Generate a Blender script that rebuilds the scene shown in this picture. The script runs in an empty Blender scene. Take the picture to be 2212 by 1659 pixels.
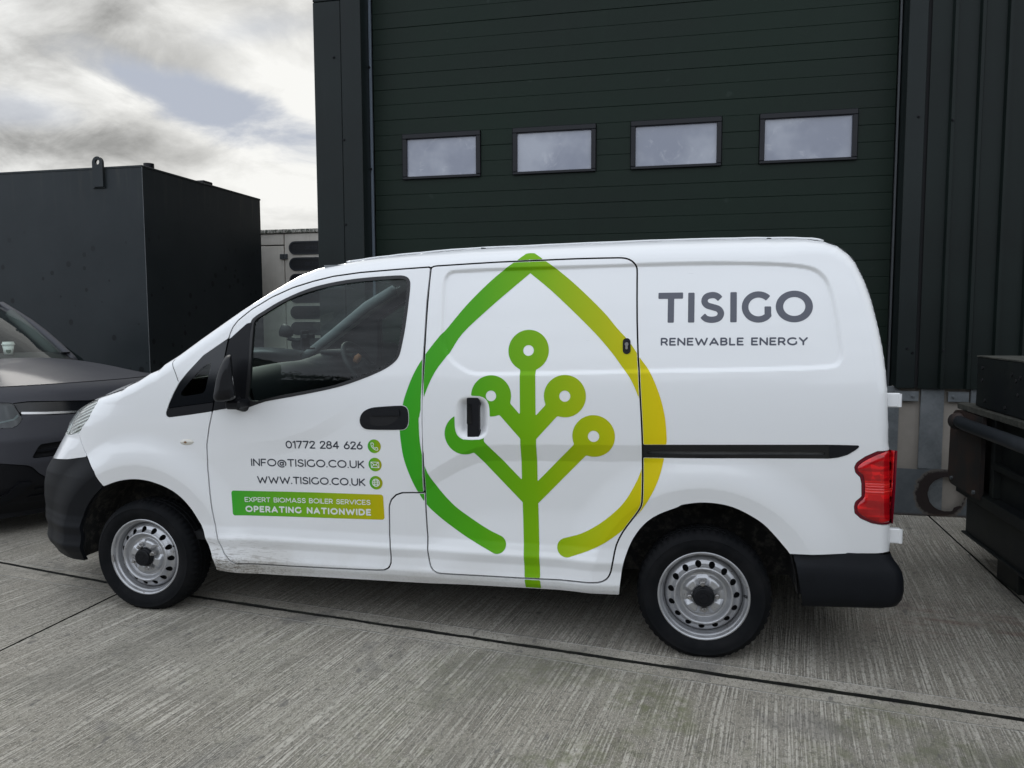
import bpy, math, random
import numpy as np
from mathutils import Vector, Matrix
R_=math.radians
scene=bpy.context.scene
# ---------------- camera ----------------
cam_d=bpy.data.cameras.new('camera'); cam=bpy.data.objects.new('camera',cam_d); scene.collection.objects.link(cam)
cam_d.sensor_width=36.0; cam_d.lens=27.227; cam_d.clip_start=0.05; cam_d.clip_end=2000
_r=Vector((0.97691987,0.21357878,-0.00341591)); _u=Vector((-0.01415408,0.0806814,0.99663944)); _f=Vector((-0.21313664,0.97358853,-0.08184228))
cam.matrix_world=Matrix(((_r.x,_u.x,-_f.x,2.6185),(_r.y,_u.y,-_f.y,-3.2854),(_r.z,_u.z,-_f.z,1.4465),(0,0,0,1)))
scene.camera=cam
# ---------------- world : broken cloud, sun hidden behind it on the left ----------------
world=bpy.data.worlds.new('World'); scene.world=world; world.use_nodes=True
nt=world.node_tree; nt.nodes.clear(); L=nt.links
def wn(t,**k):
    n=nt.nodes.new(t)
    for a,b in k.items(): setattr(n,a,b)
    return n
def wmath(op,a,b=None,c=None,clamp=False):
    n=wn('ShaderNodeMath',operation=op); n.use_clamp=clamp
    for i,v in enumerate((a,b,c)):
        if v is None: continue
        if hasattr(v,'is_output'): L.new(v,n.inputs[i])
        else: n.inputs[i].default_value=v
    return n.outputs[0]
def wdot(vec,d):
    n=wn('ShaderNodeVectorMath',operation='DOT_PRODUCT'); L.new(vec,n.inputs[0]); n.inputs[1].default_value=d; return n.outputs['Value']
def wss(x,a,b):
    n=wn('ShaderNodeMapRange',interpolation_type='SMOOTHSTEP'); L.new(x,n.inputs[0]); n.inputs[1].default_value=a; n.inputs[2].default_value=b; return n.outputs[0]
def wmix(f,a,b):
    n=wn('ShaderNodeMix',data_type='RGBA')
    if hasattr(f,'is_output'): L.new(f,n.inputs[0])
    else: n.inputs[0].default_value=f
    for i,v in ((6,a),(7,b)):
        if hasattr(v,'is_output'): L.new(v,n.inputs[i])
        else: n.inputs[i].default_value=(*v,1)
    return n.outputs[2]
SUN_EL=23.0; SUN_AZ=(-0.62,0.78)      # direction towards the veiled sun
tc=wn('ShaderNodeTexCoord'); D=tc.outputs['Generated']
sep=wn('ShaderNodeSeparateXYZ'); L.new(D,sep.inputs[0])
zz=wmath('MAXIMUM',sep.outputs[2],0.0); zz=wmath('ADD',zz,0.30)
cmb=wn('ShaderNodeCombineXYZ'); L.new(wmath('DIVIDE',sep.outputs[0],zz),cmb.inputs[0]); L.new(wmath('DIVIDE',sep.outputs[1],zz),cmb.inputs[1])
def wnoise(vec,scale,detail,rough,off=(0,0,0),dist=0.0):
    m=wn('ShaderNodeMapping'); L.new(vec,m.inputs[0]); m.inputs[1].default_value=off
    n=wn('ShaderNodeTexNoise'); L.new(m.outputs[0],n.inputs['Vector']); n.inputs['Scale'].default_value=scale; n.inputs['Detail'].default_value=detail; n.inputs['Roughness'].default_value=rough; n.inputs['Distortion'].default_value=dist
    return n.outputs['Fac']
n1=wnoise(cmb.outputs[0],1.3,7,.52,(3.1,0.4,0),.25); n2=wnoise(cmb.outputs[0],4.2,9,.60,(1.7,6.2,0),.35); n4=wnoise(cmb.outputs[0],11,6,.6,(5,2,0),.3); n3=wnoise(cmb.outputs[0],0.33,3,.5,(9,2,0))
# a patch of blue showing through on the left of the building
def pix(px,py):
    d=(_f+_r*((px-1106)/1672.9)-_u*((py-829.5)/1672.9)).normalized(); return d
g0=pix(440,222); ga=(pix(540,262)-pix(340,182)).normalized(); gb=Vector(g0).cross(ga).normalized()
def ell(px,py,wx,wy,tx=None,soft=(1.0,0.2),wob=.9):
    c=pix(px,py); a=(pix(px+100,py+(tx or 0))-pix(px-100,py-(tx or 0))).normalized(); b=c.cross(a).normalized()
    A=wmath('DIVIDE',wmath('SUBTRACT',wdot(D,tuple(a)),c.dot(a)),wx/1672.9); B=wmath('DIVIDE',wmath('SUBTRACT',wdot(D,tuple(b)),c.dot(b)),wy/1672.9)
    r=wmath('SQRT',wmath('ADD',wmath('MULTIPLY',A,A),wmath('MULTIPLY',B,B)))
    r=wmath('ADD',r,wmath('MULTIPLY',wmath('SUBTRACT',n2,0.5),wob*2.2))
    r=wmath('ADD',r,wmath('MULTIPLY',wmath('SUBTRACT',wdot(D,tuple(c)),1.0),-3.0))
    return wss(r,soft[0],soft[1])
gap=ell(440,225,260,55,36,(1.15,.45),.85); gap2=ell(40,235,120,40,10,(1.1,.3),.7); gap3=ell(560,60,150,40,-10,(1.1,.0),.8)
gap=wmath('ADD',wmath('ADD',gap,wmath('MULTIPLY',gap2,.6)),wmath('MULTIPLY',gap3,.45),clamp=True)
front=wss(wdot(D,(-.25,-.97,.1)),-.7,.55); hole=wmath('MULTIPLY',wss(n1,.40,.30),front); gap=wmath('MAXIMUM',gap,wmath('MULTIPLY',hole,.8))
dk=wmath('MAXIMUM',ell(330,120,420,60,6,(1.2,.2),.6),ell(190,318,330,48,8,(1.2,.2),.5)); dk=wmath('MAXIMUM',dk,ell(140,20,200,60,0,(1.2,.1),.6))
br=ell(640,330,230,190,0,(1.5,.0),.5); br2=ell(560,130,210,60,40,(1.3,.2),.6)
sky=wn('ShaderNodeTexSky',sky_type='NISHITA'); sky.sun_disc=False; sky.sun_elevation=R_(SUN_EL); sky.sun_rotation=math.atan2(SUN_AZ[0],SUN_AZ[1]); sky.air_density=1.0; sky.dust_density=2.0
sk=wn('ShaderNodeMix',data_type='RGBA',blend_type='MULTIPLY'); sk.inputs[0].default_value=1; L.new(sky.outputs[0],sk.inputs[6]); sk.inputs[7].default_value=(.09,.09,.09,1)
skc=wn('ShaderNodeMix',data_type='RGBA',blend_type='DARKEN'); skc.inputs[0].default_value=1; L.new(sk.outputs[2],skc.inputs[6]); skc.inputs[7].default_value=(.55,.60,.70,1)
blue=wmix(0.72,skc.outputs[2],(.44,.475,.55))
shade=wmath('ADD',wmath('MULTIPLY',wmath('SUBTRACT',n2,.5),1.15),wmath('MULTIPLY',wmath('SUBTRACT',n1,.5),.35))
shade=wmath('ADD',wmath('ADD',shade,wmath('MULTIPLY',wmath('SUBTRACT',n4,.5),.25)),.70); shade=wmath('SUBTRACT',shade,wmath('MULTIPLY',dk,.19)); shade=wmath('ADD',shade,wmath('MULTIPLY',br,.42)); shade=wmath('ADD',shade,wmath('MULTIPLY',br2,.16))
shade=wmath('MAXIMUM',shade,.34); shade=wmath('MINIMUM',shade,.98)
# cloud seen with the light behind us is brighter than the backlit cloud in front
lift=wmath('ADD',.97,wmath('MULTIPLY',front,.98))
cl=wn('ShaderNodeCombineColor'); 
for i,(k,p) in enumerate(((1.0,0),(.996,0),(.965,0))): L.new(wmath('MULTIPLY',wmath('MULTIPLY',shade,lift),k),cl.inputs[i])
cool=wmix(wmath('MULTIPLY',front,1.0),(1,1,1),(.895,.972,1.115))
cc=wn('ShaderNodeMix',data_type='RGBA',blend_type='MULTIPLY'); cc.inputs[0].default_value=1; L.new(cl.outputs[0],cc.inputs[6]); L.new(cool,cc.inputs[7])
skycol=wmix(gap,cc.outputs[2],blue)
bg=wn('ShaderNodeBackground'); L.new(skycol,bg.inputs[0]); bg.inputs[1].default_value=1.0
wo=wn('ShaderNodeOutputWorld'); L.new(bg.outputs[0],wo.inputs[0])
# ---------------- sun behind thin cloud ----------------
sd=bpy.data.lights.new('sun','SUN'); sd.energy=0.6; sd.angle=R_(14); sd.color=(1,.965,.91)
sun=bpy.data.objects.new('sun',sd); scene.collection.objects.link(sun)
sv=Vector((SUN_AZ[0],SUN_AZ[1],0)).normalized()*math.cos(R_(SUN_EL))+Vector((0,0,math.sin(R_(SUN_EL))))
sun.rotation_euler=sv.to_track_quat('Z','Y').to_euler(); sun.location=(-20,20,20)
scene.view_settings.view_transform='Standard'; scene.view_settings.look='None'; scene.view_settings.exposure=0.0; scene.view_settings.gamma=1.0; scene.view_settings.use_curve_mapping=False
scene.render.engine='CYCLES'
scene.cycles.max_bounces=10; scene.cycles.transparent_max_bounces=24; scene.cycles.transmission_bounces=8

# ===== outlines of the van side measured in metres: (along, height) =====
T={
'top':[(-1.4664,0.985),(-1.1,0.99),(-0.9,1.0),(-0.75,1.025),(-0.6,1.055),(-0.4129,1.0822),(-0.2531,1.1107),(-0.2,1.131),(-0.1,1.155),(0.012,1.194),(0.098,1.214),(0.184,1.262),(0.228,1.288),(0.335,1.361),(0.441,1.431),(0.544,1.499),(0.68,1.583),(0.748,1.622),(0.822,1.665),(0.912,1.699),(1.016,1.718),(1.118,1.733),(1.254,1.748),(1.421,1.761),(1.651,1.775),(1.915,1.781),(2.087,1.785),(2.331,1.789),(2.553,1.792),(2.84,1.792),(2.974,1.79),(3.117,1.783),(3.191,1.77),(3.243,1.748),(3.285,1.712),(3.31,1.677),(3.344,1.598),(3.368,1.52),(3.392,1.411),(3.409,1.318),(3.419,1.237),(3.426,1.156),(3.43,1.064),(3.434,0.955),(3.438,0.93),(3.446,0.758),(3.455,0.612),(3.458,0.532),(3.46,0.3)],
'recess':[(2.613,1.684),(2.889,1.6798),(3.0498,1.67),(3.1339,1.6544),(3.1752,1.6258),(3.2005,1.5811),(3.2201,1.4985),(3.2372,1.3896),(3.2449,1.3084),(3.2373,1.276),(3.2145,1.2596),(3.1013,1.2504),(2.8374,1.2411),(2.6194,1.2355),(2.4461,1.2309),(2.0011,1.2168),(1.7578,1.2123),(1.7082,1.2159),(1.6641,1.2364),(1.6193,1.269),(1.5897,1.3108),(1.5734,1.359),(1.5692,1.4496),(1.5676,1.6144),(1.5779,1.6481),(1.596,1.6632),(1.618,1.6672),(1.8001,1.6733),(2.1054,1.6769)],
'front_door':[(0.432,1.0141),(0.4113,0.9353),(0.3958,0.8557),(0.3939,0.7431),(0.4038,0.6449),(0.4152,0.5459),(0.4323,0.4397),(0.4531,0.3746),(0.4766,0.3289),(0.5054,0.299),(0.5325,0.2815),(0.5354,0.28),(0.833,0.2825),(1.0426,0.2869),(1.2472,0.2926),(1.2878,0.2962),(1.3114,0.3087),(1.3197,0.3311),(1.3196,0.3968),(1.3126,0.4577),(1.315,0.5543),(1.3165,0.5993),(1.3275,0.6286),(1.3514,0.6521),(1.3813,0.6636),(1.427,0.6657),(1.4789,0.6662),(1.4855,0.6709),(1.485,0.6961),(1.4866,0.8153),(1.4879,0.9701),(1.4867,0.9641),(1.4875,1.0862),(1.4873,1.268),(1.491,1.3891),(1.4926,1.5354),(1.4972,1.6339),(1.4984,1.6836),(1.4924,1.69),(1.3571,1.683),(1.1581,1.6707),(1.0236,1.6551),(0.9239,1.6328),(0.8218,1.6041),(0.7192,1.5616),(0.6191,1.5044),(0.5546,1.4532),(0.5298,1.421),(0.5165,1.3889),(0.5116,1.3664),(0.4934,1.27),(0.4577,1.1313),(0.4435,1.0729),(0.4342,1.0196)],
'quarter_trim':[(0.506,1.3644),(0.3805,1.284),(0.296,1.2003),(0.2529,1.151),(0.2237,1.1016),(0.1975,1.0486),(0.1818,1.0055),(0.1837,0.9924),(0.1961,0.9841),(0.3112,0.9999),(0.4313,1.0188),(0.4413,1.0729),(0.4555,1.1312),(0.4898,1.2699)],
'quarter_glass':[(0.4185,1.2469),(0.3828,1.2304),(0.3116,1.1616),(0.2717,1.1154),(0.2608,1.0957),(0.2718,1.088),(0.3708,1.1021),(0.3926,1.1173),(0.403,1.1563),(0.4159,1.221)],
'mirror_trim':[(0.5162,1.3632),(0.6022,1.4369),(0.6304,1.4401),(0.6222,1.3889),(0.6223,1.2613),(0.6117,1.1016),(0.601,1.0502),(0.5618,1.0429),(0.4379,1.0216),(0.4478,1.073),(0.4606,1.1313),(0.497,1.27)],
'window_rubber':[(0.6302,1.4593),(0.6938,1.5006),(0.7606,1.5386),(0.8609,1.5824),(0.9613,1.6131),(1.0953,1.6366),(1.2285,1.6485),(1.3472,1.6536),(1.3804,1.6493),(1.3998,1.6353),(1.407,1.6103),(1.4053,1.5362),(1.3961,1.4196),(1.3837,1.3403),(1.3726,1.2915),(1.351,1.2608),(1.3063,1.2298),(1.2219,1.1921),(1.0897,1.1471),(0.9209,1.11),(0.7133,1.0715),(0.5896,1.0467),(0.605,1.2293),(0.6114,1.325),(0.6192,1.4209)],
'window_glass':[(0.6431,1.4496),(0.6954,1.4833),(0.7954,1.5402),(0.8959,1.5788),(1.0299,1.6109),(1.1635,1.6281),(1.3485,1.6386),(1.3783,1.6344),(1.3913,1.6199),(1.3939,1.5857),(1.3882,1.4994),(1.3776,1.4013),(1.3667,1.328),(1.3553,1.2852),(1.3379,1.2638),(1.2866,1.2327),(1.1887,1.1966),(1.0561,1.1515),(0.9208,1.1245),(0.7831,1.0995),(0.6323,1.0719),(0.6315,1.1658),(0.6343,1.2933),(0.6369,1.4017)],
'door_pocket':[(1.2858,1.0577),(1.3867,1.0647),(1.4093,1.0572),(1.419,1.036),(1.4202,0.9931),(1.4122,0.9683),(1.3927,0.9567),(1.2292,0.9529),(1.1996,0.9627),(1.1866,0.9873),(1.1915,1.0154),(1.2102,1.0376),(1.2432,1.0519)],
'door_pocket_in':[(1.2465,1.0433),(1.3725,1.0485),(1.3783,1.0351),(1.377,1.0166),(1.3476,0.9851),(1.3083,0.9718),(1.2525,0.9716),(1.2395,0.9824),(1.2398,1.032)],
'sliding_door':[(1.4843,0.8658),(1.4831,0.964),(1.4833,1.0861),(1.4914,1.268),(1.4946,1.4499),(1.4978,1.603),(1.5005,1.6773),(1.5045,1.6885),(1.5193,1.6938),(1.545,1.6952),(1.7976,1.7059),(1.9825,1.7102),(2.1634,1.7144),(2.3404,1.7148),(2.3754,1.7123),(2.4019,1.7016),(2.4212,1.6821),(2.4272,1.6617),(2.4282,1.6206),(2.4322,1.4466),(2.4405,1.2748),(2.4449,1.2295),(2.4505,1.1329),(2.4597,0.9899),(2.4634,0.8979),(2.4633,0.8506),(2.4651,0.7646),(2.4633,0.6716),(2.4504,0.6349),(2.4163,0.5851),(2.3819,0.535),(2.356,0.479),(2.345,0.4255),(2.3366,0.3768),(2.3278,0.3454),(2.3106,0.3239),(2.2788,0.3123),(2.1838,0.3087),(2.0006,0.3034),(1.752,0.3005),(1.5603,0.298),(1.5313,0.3063),(1.5114,0.3277),(1.4995,0.375),(1.4938,0.468),(1.4895,0.5951),(1.4888,0.7215),(1.4871,0.8464)],
'hrecess':[(1.7983,1.0192),(1.7971,0.9795),(1.7934,0.9597),(1.7872,0.9451),(1.7783,0.934),(1.7663,0.9261),(1.7501,0.9211),(1.7173,0.9186),(1.6844,0.9191),(1.6682,0.9232),(1.6563,0.9305),(1.6476,0.9411),(1.6415,0.9556),(1.6379,0.9753),(1.6367,1.0154),(1.6379,1.0554),(1.6415,1.0751),(1.6476,1.0897),(1.6565,1.1006),(1.6683,1.1083),(1.6845,1.113),(1.7173,1.1151),(1.75,1.1142),(1.7661,1.11),(1.778,1.1028),(1.7869,1.0923),(1.7931,1.0781),(1.7969,1.0587)],
'slide_handle':[(1.6926,1.102),(1.6963,1.1057),(1.741,1.1059),(1.746,1.1018),(1.7511,1.0852),(1.7524,1.0762),(1.7475,1.0701),(1.7476,0.965),(1.752,0.9591),(1.7506,0.9439),(1.7442,0.9298),(1.738,0.9265),(1.6975,0.9259),(1.6938,0.9332),(1.6943,0.9877),(1.6918,0.9907)],
'slide_latch':[(1.6978,1.0793),(1.7146,1.0785),(1.7161,0.9883),(1.6968,0.9866)],
'lock_plate':[(2.4073,1.3192),(2.407,1.3155),(2.4059,1.312),(2.4042,1.3089),(2.4018,1.3062),(2.3988,1.3042),(2.3953,1.303),(2.391,1.3025),(2.3867,1.3029),(2.3831,1.3041),(2.3801,1.3061),(2.3776,1.3087),(2.3757,1.3119),(2.3745,1.3154),(2.3741,1.3191),(2.3737,1.3567),(2.3748,1.3602),(2.3765,1.3634),(2.3789,1.366),(2.3819,1.368),(2.3854,1.3692),(2.3897,1.3697),(2.394,1.3693),(2.3976,1.368),(2.4006,1.366),(2.4031,1.3634),(2.405,1.3603),(2.4062,1.3567)],
'rail':[(2.4638,0.9196),(3.2016,0.9428),(3.2731,0.9434),(3.3146,0.9436),(3.3178,0.9393),(3.3041,0.9251),(3.2744,0.9048),(3.2392,0.8925),(3.2035,0.8869),(2.4666,0.8638)],
'rail_slot':[(2.4838,0.8935),(2.8344,0.9035),(3.1898,0.913),(3.1902,0.9008),(2.8346,0.8895),(2.484,0.8801)],
'rail_cap':[(3.2048,0.9412),(3.2731,0.9417),(3.3126,0.9419),(3.3148,0.9381),(3.3021,0.9256),(3.2733,0.9064),(3.2391,0.8942),(3.2075,0.8892)],
'tail_lamp':[(3.4326,0.9324),(3.4252,0.9349),(3.3847,0.9223),(3.3404,0.8988),(3.311,0.8758),(3.3026,0.8561),(3.3074,0.8342),(3.3258,0.8155),(3.3319,0.7908),(3.3342,0.7351),(3.3121,0.7144),(3.3079,0.6945),(3.3116,0.6665),(3.3354,0.6452),(3.3768,0.6277),(3.4178,0.6224),(3.4479,0.6203)],
'tail_red':[(3.4192,0.922),(3.3804,0.9057),(3.3411,0.8823),(3.3205,0.8651),(3.3139,0.851),(3.32,0.8374),(3.3356,0.8242),(3.3435,0.7913),(3.3448,0.7355),(3.3275,0.7123),(3.3201,0.6951),(3.3241,0.6728),(3.3452,0.6542),(3.3815,0.6375),(3.4174,0.6313),(3.4392,0.6297)],
'front_bumper':[(-0.717,0.7253),(-0.5141,0.7433),(-0.3448,0.7683),(-0.2559,0.6991),(-0.1972,0.6281),(-0.2499,0.5783),(-0.3044,0.5107),(-0.3418,0.4446),(-0.3587,0.3957),(-0.3702,0.2868),(-0.3901,0.2351),(-0.3597,0.218)],
'upper_bumper':[(-0.4914,0.8829),(-0.4434,0.8401),(-0.3512,0.7693)],
'headlight':[(-0.507,1.05),(-0.474,1.0402),(-0.44,0.9666),(-0.4893,0.8847)],
'headlight_low':[(-0.6429,0.8598),(-0.4923,0.8845)],
'cowl_seam':[(0.2081,1.249),(0.2294,1.2061),(0.249,1.1594)],
'indicator':[(0.3254,0.867),(0.3242,0.8635),(0.3213,0.8602),(0.3168,0.8572),(0.3108,0.8546),(0.3037,0.8525),(0.2958,0.8512),(0.2877,0.8505),(0.2795,0.8507),(0.2719,0.8516),(0.265,0.8532),(0.2593,0.8555),(0.255,0.8582),(0.2524,0.8614),(0.2516,0.8648),(0.2526,0.8682),(0.2555,0.8715),(0.26,0.8745),(0.2661,0.8771),(0.2732,0.8792),(0.2811,0.8805),(0.2894,0.8811),(0.2976,0.881),(0.3053,0.8801),(0.3122,0.8785),(0.3179,0.8762),(0.3221,0.8735),(0.3247,0.8703)],
'archF':[(-0.1956,0.6274),(-0.1188,0.6557),(-0.0396,0.6711),(0.0394,0.671),(0.1165,0.6558),(0.1902,0.6284),(0.247,0.5902),(0.295,0.538),(0.3279,0.4852),(0.3579,0.4339),(0.3839,0.361),(0.4117,0.289),(0.4064,0.2359)],
'archFb':[(-0.1956,0.6274),(-0.2499,0.5783),(-0.3044,0.5107),(-0.3418,0.4446),(-0.3587,0.3957),(-0.3702,0.2868),(-0.3901,0.2351)],
'archR':[(2.3681,0.2613),(2.3745,0.3235),(2.3829,0.3852),(2.3995,0.4447),(2.4279,0.5121),(2.4734,0.5749),(2.5299,0.6197),(2.6138,0.6595),(2.6299,0.6697),(2.7018,0.6832),(2.7732,0.6826),(2.8388,0.6696),(2.9044,0.6398),(2.959,0.605),(3.003,0.5611),(3.0361,0.5226),(3.0664,0.4841),(3.0806,0.4397),(3.0954,0.3723),(3.1034,0.2857)],
'sill':[(0.4005,0.2313),(0.5318,0.2224),(0.7458,0.2247),(0.9596,0.2302),(1.1677,0.2339),(1.3573,0.2372),(1.5032,0.2402),(1.6824,0.2477),(1.9663,0.2533),(2.1816,0.2578),(2.3591,0.2545)],
'rbump_top':[(3.0664,0.4841),(3.2682,0.4956),(3.3973,0.5036),(3.4428,0.5098)],
'rbump_bot':[(3.1069,0.2741),(3.2724,0.2942),(3.4288,0.3064)],
'logoL_out':[(1.9528,1.7469),(1.9351,1.7428),(1.9021,1.7162),(1.8001,1.639),(1.6816,1.5218),(1.5893,1.4102),(1.5645,1.3831),(1.4981,1.2983),(1.449,1.2191),(1.4151,1.1397),(1.3932,1.066),(1.3798,0.9613),(1.3788,0.9549),(1.3822,0.9052),(1.3933,0.8307),(1.417,0.7563),(1.4533,0.6758),(1.4901,0.6173),(1.5309,0.575),(1.5939,0.5245),(1.6757,0.4722),(1.7524,0.4341),(1.8097,0.4078)],
'logoL_in':[(1.8364,0.4865),(1.7775,0.5126),(1.7028,0.5556),(1.6278,0.6083),(1.5595,0.6805),(1.5134,0.7476),(1.4894,0.8092),(1.4726,0.908),(1.4689,1.0124),(1.467,0.9758),(1.4768,1.0433),(1.5018,1.1289),(1.5446,1.2201),(1.6036,1.2986),(1.6628,1.389),(1.7766,1.497),(1.8656,1.5745),(1.9597,1.6547)],
'logoR_out':[(1.9528,1.7469),(1.9785,1.7417),(2.0188,1.7137),(2.0746,1.6737),(2.1671,1.5977),(2.2884,1.482),(2.348,1.4123),(2.4009,1.3548),(2.4477,1.2863),(2.4884,1.23),(2.5176,1.1681),(2.5409,1.1004),(2.5558,1.0324),(2.5623,0.964),(2.5627,0.9293),(2.5524,0.86),(2.5366,0.7912),(2.5121,0.7269),(2.4731,0.6539),(2.4277,0.5916),(2.3704,0.5346),(2.301,0.4831),(2.2306,0.4457),(2.15,0.4123)],
'logoR_in':[(2.1241,0.4904),(2.1997,0.5169),(2.2712,0.559),(2.3355,0.6112),(2.3872,0.6675),(2.4267,0.7337),(2.4544,0.7985),(2.4649,0.8622),(2.4601,1.0473),(2.451,1.0987),(2.4304,1.1554),(2.4041,1.2065),(2.3743,1.2456),(2.3271,1.3085),(2.2558,1.3892),(2.1408,1.5005),(2.0479,1.5843),(1.9597,1.6547)],
'logo_caps':[(1.821,0.444),(1.8208,0.4818),(2.1336,0.448),(2.1347,0.4114)],
'nodes':[(1.9652,1.3153),(1.8031,1.116),(2.1304,1.1205),(2.2559,0.9504),(1.6821,0.9436)],
'nodes_r':[(2.0565,1.3158),(1.8941,1.1175),(2.2217,1.1221),(2.3472,0.953),(1.7754,0.9462)],
'trunk':[(1.9639,1.2712),(1.9693,1.0125),(1.9709,0.893),(1.9729,0.7173),(1.9753,0.6008),(1.9834,0.3746),(1.9888,0.2553)],
'trunk_l':[(1.9324,1.1536),(1.9364,0.7157),(1.9465,0.3721)],
'trunk_r':[(2.0022,1.1547),(2.0093,0.7189),(2.0177,0.377)],
'branch_edges':[(2.2316,0.8658),(2.0118,0.6027),(2.173,0.9054),(2.0092,0.7128),(2.1106,1.0324),(2.0064,0.8913),(2.0509,1.0763),(2.0036,1.0122)],
't_tisigo':[(2.5219,1.4338),(3.1328,1.436),(2.5196,1.5595),(2.6221,1.5584),(2.6433,1.4346),(2.6693,1.4345),(2.6914,1.4333),(2.7901,1.433),(2.8145,1.4358),(2.8405,1.4357),(2.8616,1.4357),(2.9767,1.4353),(2.9963,1.4364),(3.1337,1.5679)],
't_renew':[(2.5325,1.338),(3.1193,1.3418),(2.5319,1.371),(3.1192,1.3757)],
't_phone':[(0.8089,0.8505),(1.1969,0.858),(0.8105,0.888),(1.198,0.8934)],
't_mail':[(0.6243,0.7592),(1.2025,0.7701),(0.6267,0.7962),(1.2039,0.8077)],
't_www':[(0.6511,0.6757),(1.2037,0.6871),(0.6533,0.7115),(1.2052,0.7236)],
'icons':[(1.2537,0.8756),(1.2847,0.8766),(1.2551,0.7906),(1.2861,0.7917),(1.2563,0.7053),(1.2875,0.7066)],
'banner':[(0.5113,0.6353),(1.2887,0.6505),(1.291,0.5312),(0.5167,0.5139)],
't_exp':[(0.5792,0.5819),(1.2255,0.5987),(0.5807,0.606),(1.2263,0.6206)],
't_oper':[(0.5802,0.532),(1.2262,0.5478),(0.5817,0.5634),(1.2274,0.5782)],
'mirror':[(0.5248,1.2881),(0.4967,1.2764),(0.4699,1.228),(0.4533,1.1763),(0.4433,1.1181),(0.4399,1.0858),(0.4579,1.0686),(0.5298,1.0777),(0.562,1.0892),(0.5605,1.1136),(0.5429,1.1839),(0.5297,1.2606)]}
# ---------- body surface of the van: P(s,z) ----------
X0=0.15; FB=0.85; FN=3.4
def _superellipse(A=1.03,B=FB,n=FN,N=4000):
    # monotone sampling by angle, then arclength table
    th=np.linspace(0,np.pi/2,N); c=np.abs(np.sin(th))**(2/n); d=np.abs(np.cos(th))**(2/n)
    cx=c; cy=1-d
    L=np.concatenate([[0],np.cumsum(np.hypot(np.diff(A*cx),np.diff(B*cy)))])
    return L,cx,cy
_L,_CX,_CY=_superellipse()
_t=np.linspace(0,_L[-1],1500); _CXt=np.interp(_t,_L,_CX); _CYt=np.interp(_t,_L,_CY)
# smooth derivative
FL=_L[-1]
AZ=np.array([[0.1,1.0],[0.27,1.03],[0.4,1.04],[0.44,1.052],[0.51,1.056],[0.59,1.042],[0.66,1.014],[0.71,.97],[0.85,.853],[0.92,.81],[0.98,.75],[1.04,.66],[1.1,.64],[2.0,.64]])
def plan(s,z):
    s=np.asarray(s,float); z=np.asarray(z,float)
    t=np.clip(X0-s,0,FL); cx=np.interp(t,_t,_CXt); cy=np.interp(t,_t,_CYt)
    A=np.interp(z,AZ[:,0],AZ[:,1])
    x=np.where(s>=X0,s,X0-A*cx); y=np.where(s>=X0,0,FB*cy)
    e=2e-3
    t2=np.clip(t+e,0,FL);t1=np.clip(t-e,0,FL)
    dx=-A*(np.interp(t2,_t,_CXt)-np.interp(t1,_t,_CXt)); dy=FB*(np.interp(t2,_t,_CYt)-np.interp(t1,_t,_CYt))
    h=np.hypot(dx,dy)+1e-12
    nx=np.where(s>=X0,0,dy/h); ny=np.where(s>=X0,1,-dx/h)
    return x,y,nx,ny
def sstep(a,b,x):
    t=np.clip((x-a)/(b-a),0,1); return t*t*(3-2*t)
def pdist(poly,S,Z,closed=True):
    """signed distance (negative inside) to polygon, or unsigned for open"""
    P=np.asarray(poly,float); Q=np.roll(P,-1,0) if closed else P[1:]; A=P if closed else P[:-1]
    S=np.asarray(S,float); Z=np.asarray(Z,float); sh=np.broadcast(S,Z).shape
    x=np.broadcast_to(S,sh).ravel(); y=np.broadcast_to(Z,sh).ravel()
    d=np.full(x.shape,1e9); ins=np.zeros(x.shape,bool)
    for (ax,ay),(bx,by) in zip(A,Q):
        ux,uy=bx-ax,by-ay; q=np.clip(((x-ax)*ux+(y-ay)*uy)/(ux*ux+uy*uy+1e-18),0,1)
        d=np.minimum(d,(x-ax-q*ux)**2+(y-ay-q*uy)**2)
        if closed:
            c=((ay>y)!=(by>y)); 
            with np.errstate(divide='ignore',invalid='ignore'): xi=ax+(y-ay)*ux/(uy if uy!=0 else 1e-18)
            ins^=(c&(x<xi))
    d=np.sqrt(d)
    if closed: d=np.where(ins,-d,d)
    return d.reshape(sh)
def catmull(pts,n=6,closed=False):
    P=np.asarray(pts,float); N=len(P); out=[]
    rng=range(N) if closed else range(N-1)
    for i in rng:
        p1=P[i];p2=P[(i+1)%N]
        p0=P[(i-1)%N] if (closed or i>0) else 2*p1-p2
        p3=P[(i+2)%N] if (closed or i<N-2) else 2*p2-p1
        # centripetal-ish: plain catmull with limited tangents
        l=np.hypot(*(p2-p1)); m1=(p2-p0)/2; m2=(p3-p1)/2
        for m in (m1,m2):
            k=np.hypot(*m)
            if k>1.2*l: m*=1.2*l/k
        for j in range(n):
            t=j/n; out.append((2*t**3-3*t*t+1)*p1+(t**3-2*t*t+t)*m1+(-2*t**3+3*t*t)*p2+(t**3-t*t)*m2)
    if not closed: out.append(P[-1])
    return np.array(out)
FEAT={}  # filled with 'top' edge curve, recess polygon etc.
def prof(z):
    # cross-section: inward offset by height
    zz=[0.10,0.20,0.245,0.275,0.30,0.325,0.36,0.40,0.425,0.46,0.60,0.80,0.95]
    yy=[0.07,0.055,0.034,0.016,0.009,0.015,0.019,0.010,0.017,0.023,0.015,0.004,0.0]
    o=np.interp(z,zz,yy)
    return o+0.19*np.clip(z-0.93,0,None)**2
_zs=np.linspace(0.05,2.1,2051); _pr=prof(_zs); 
_k=np.exp(-np.linspace(-2,2,25)**2); _k/=_k.sum(); _pr=np.convolve(np.pad(_pr,12,mode='edge'),_k,'valid')
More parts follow.
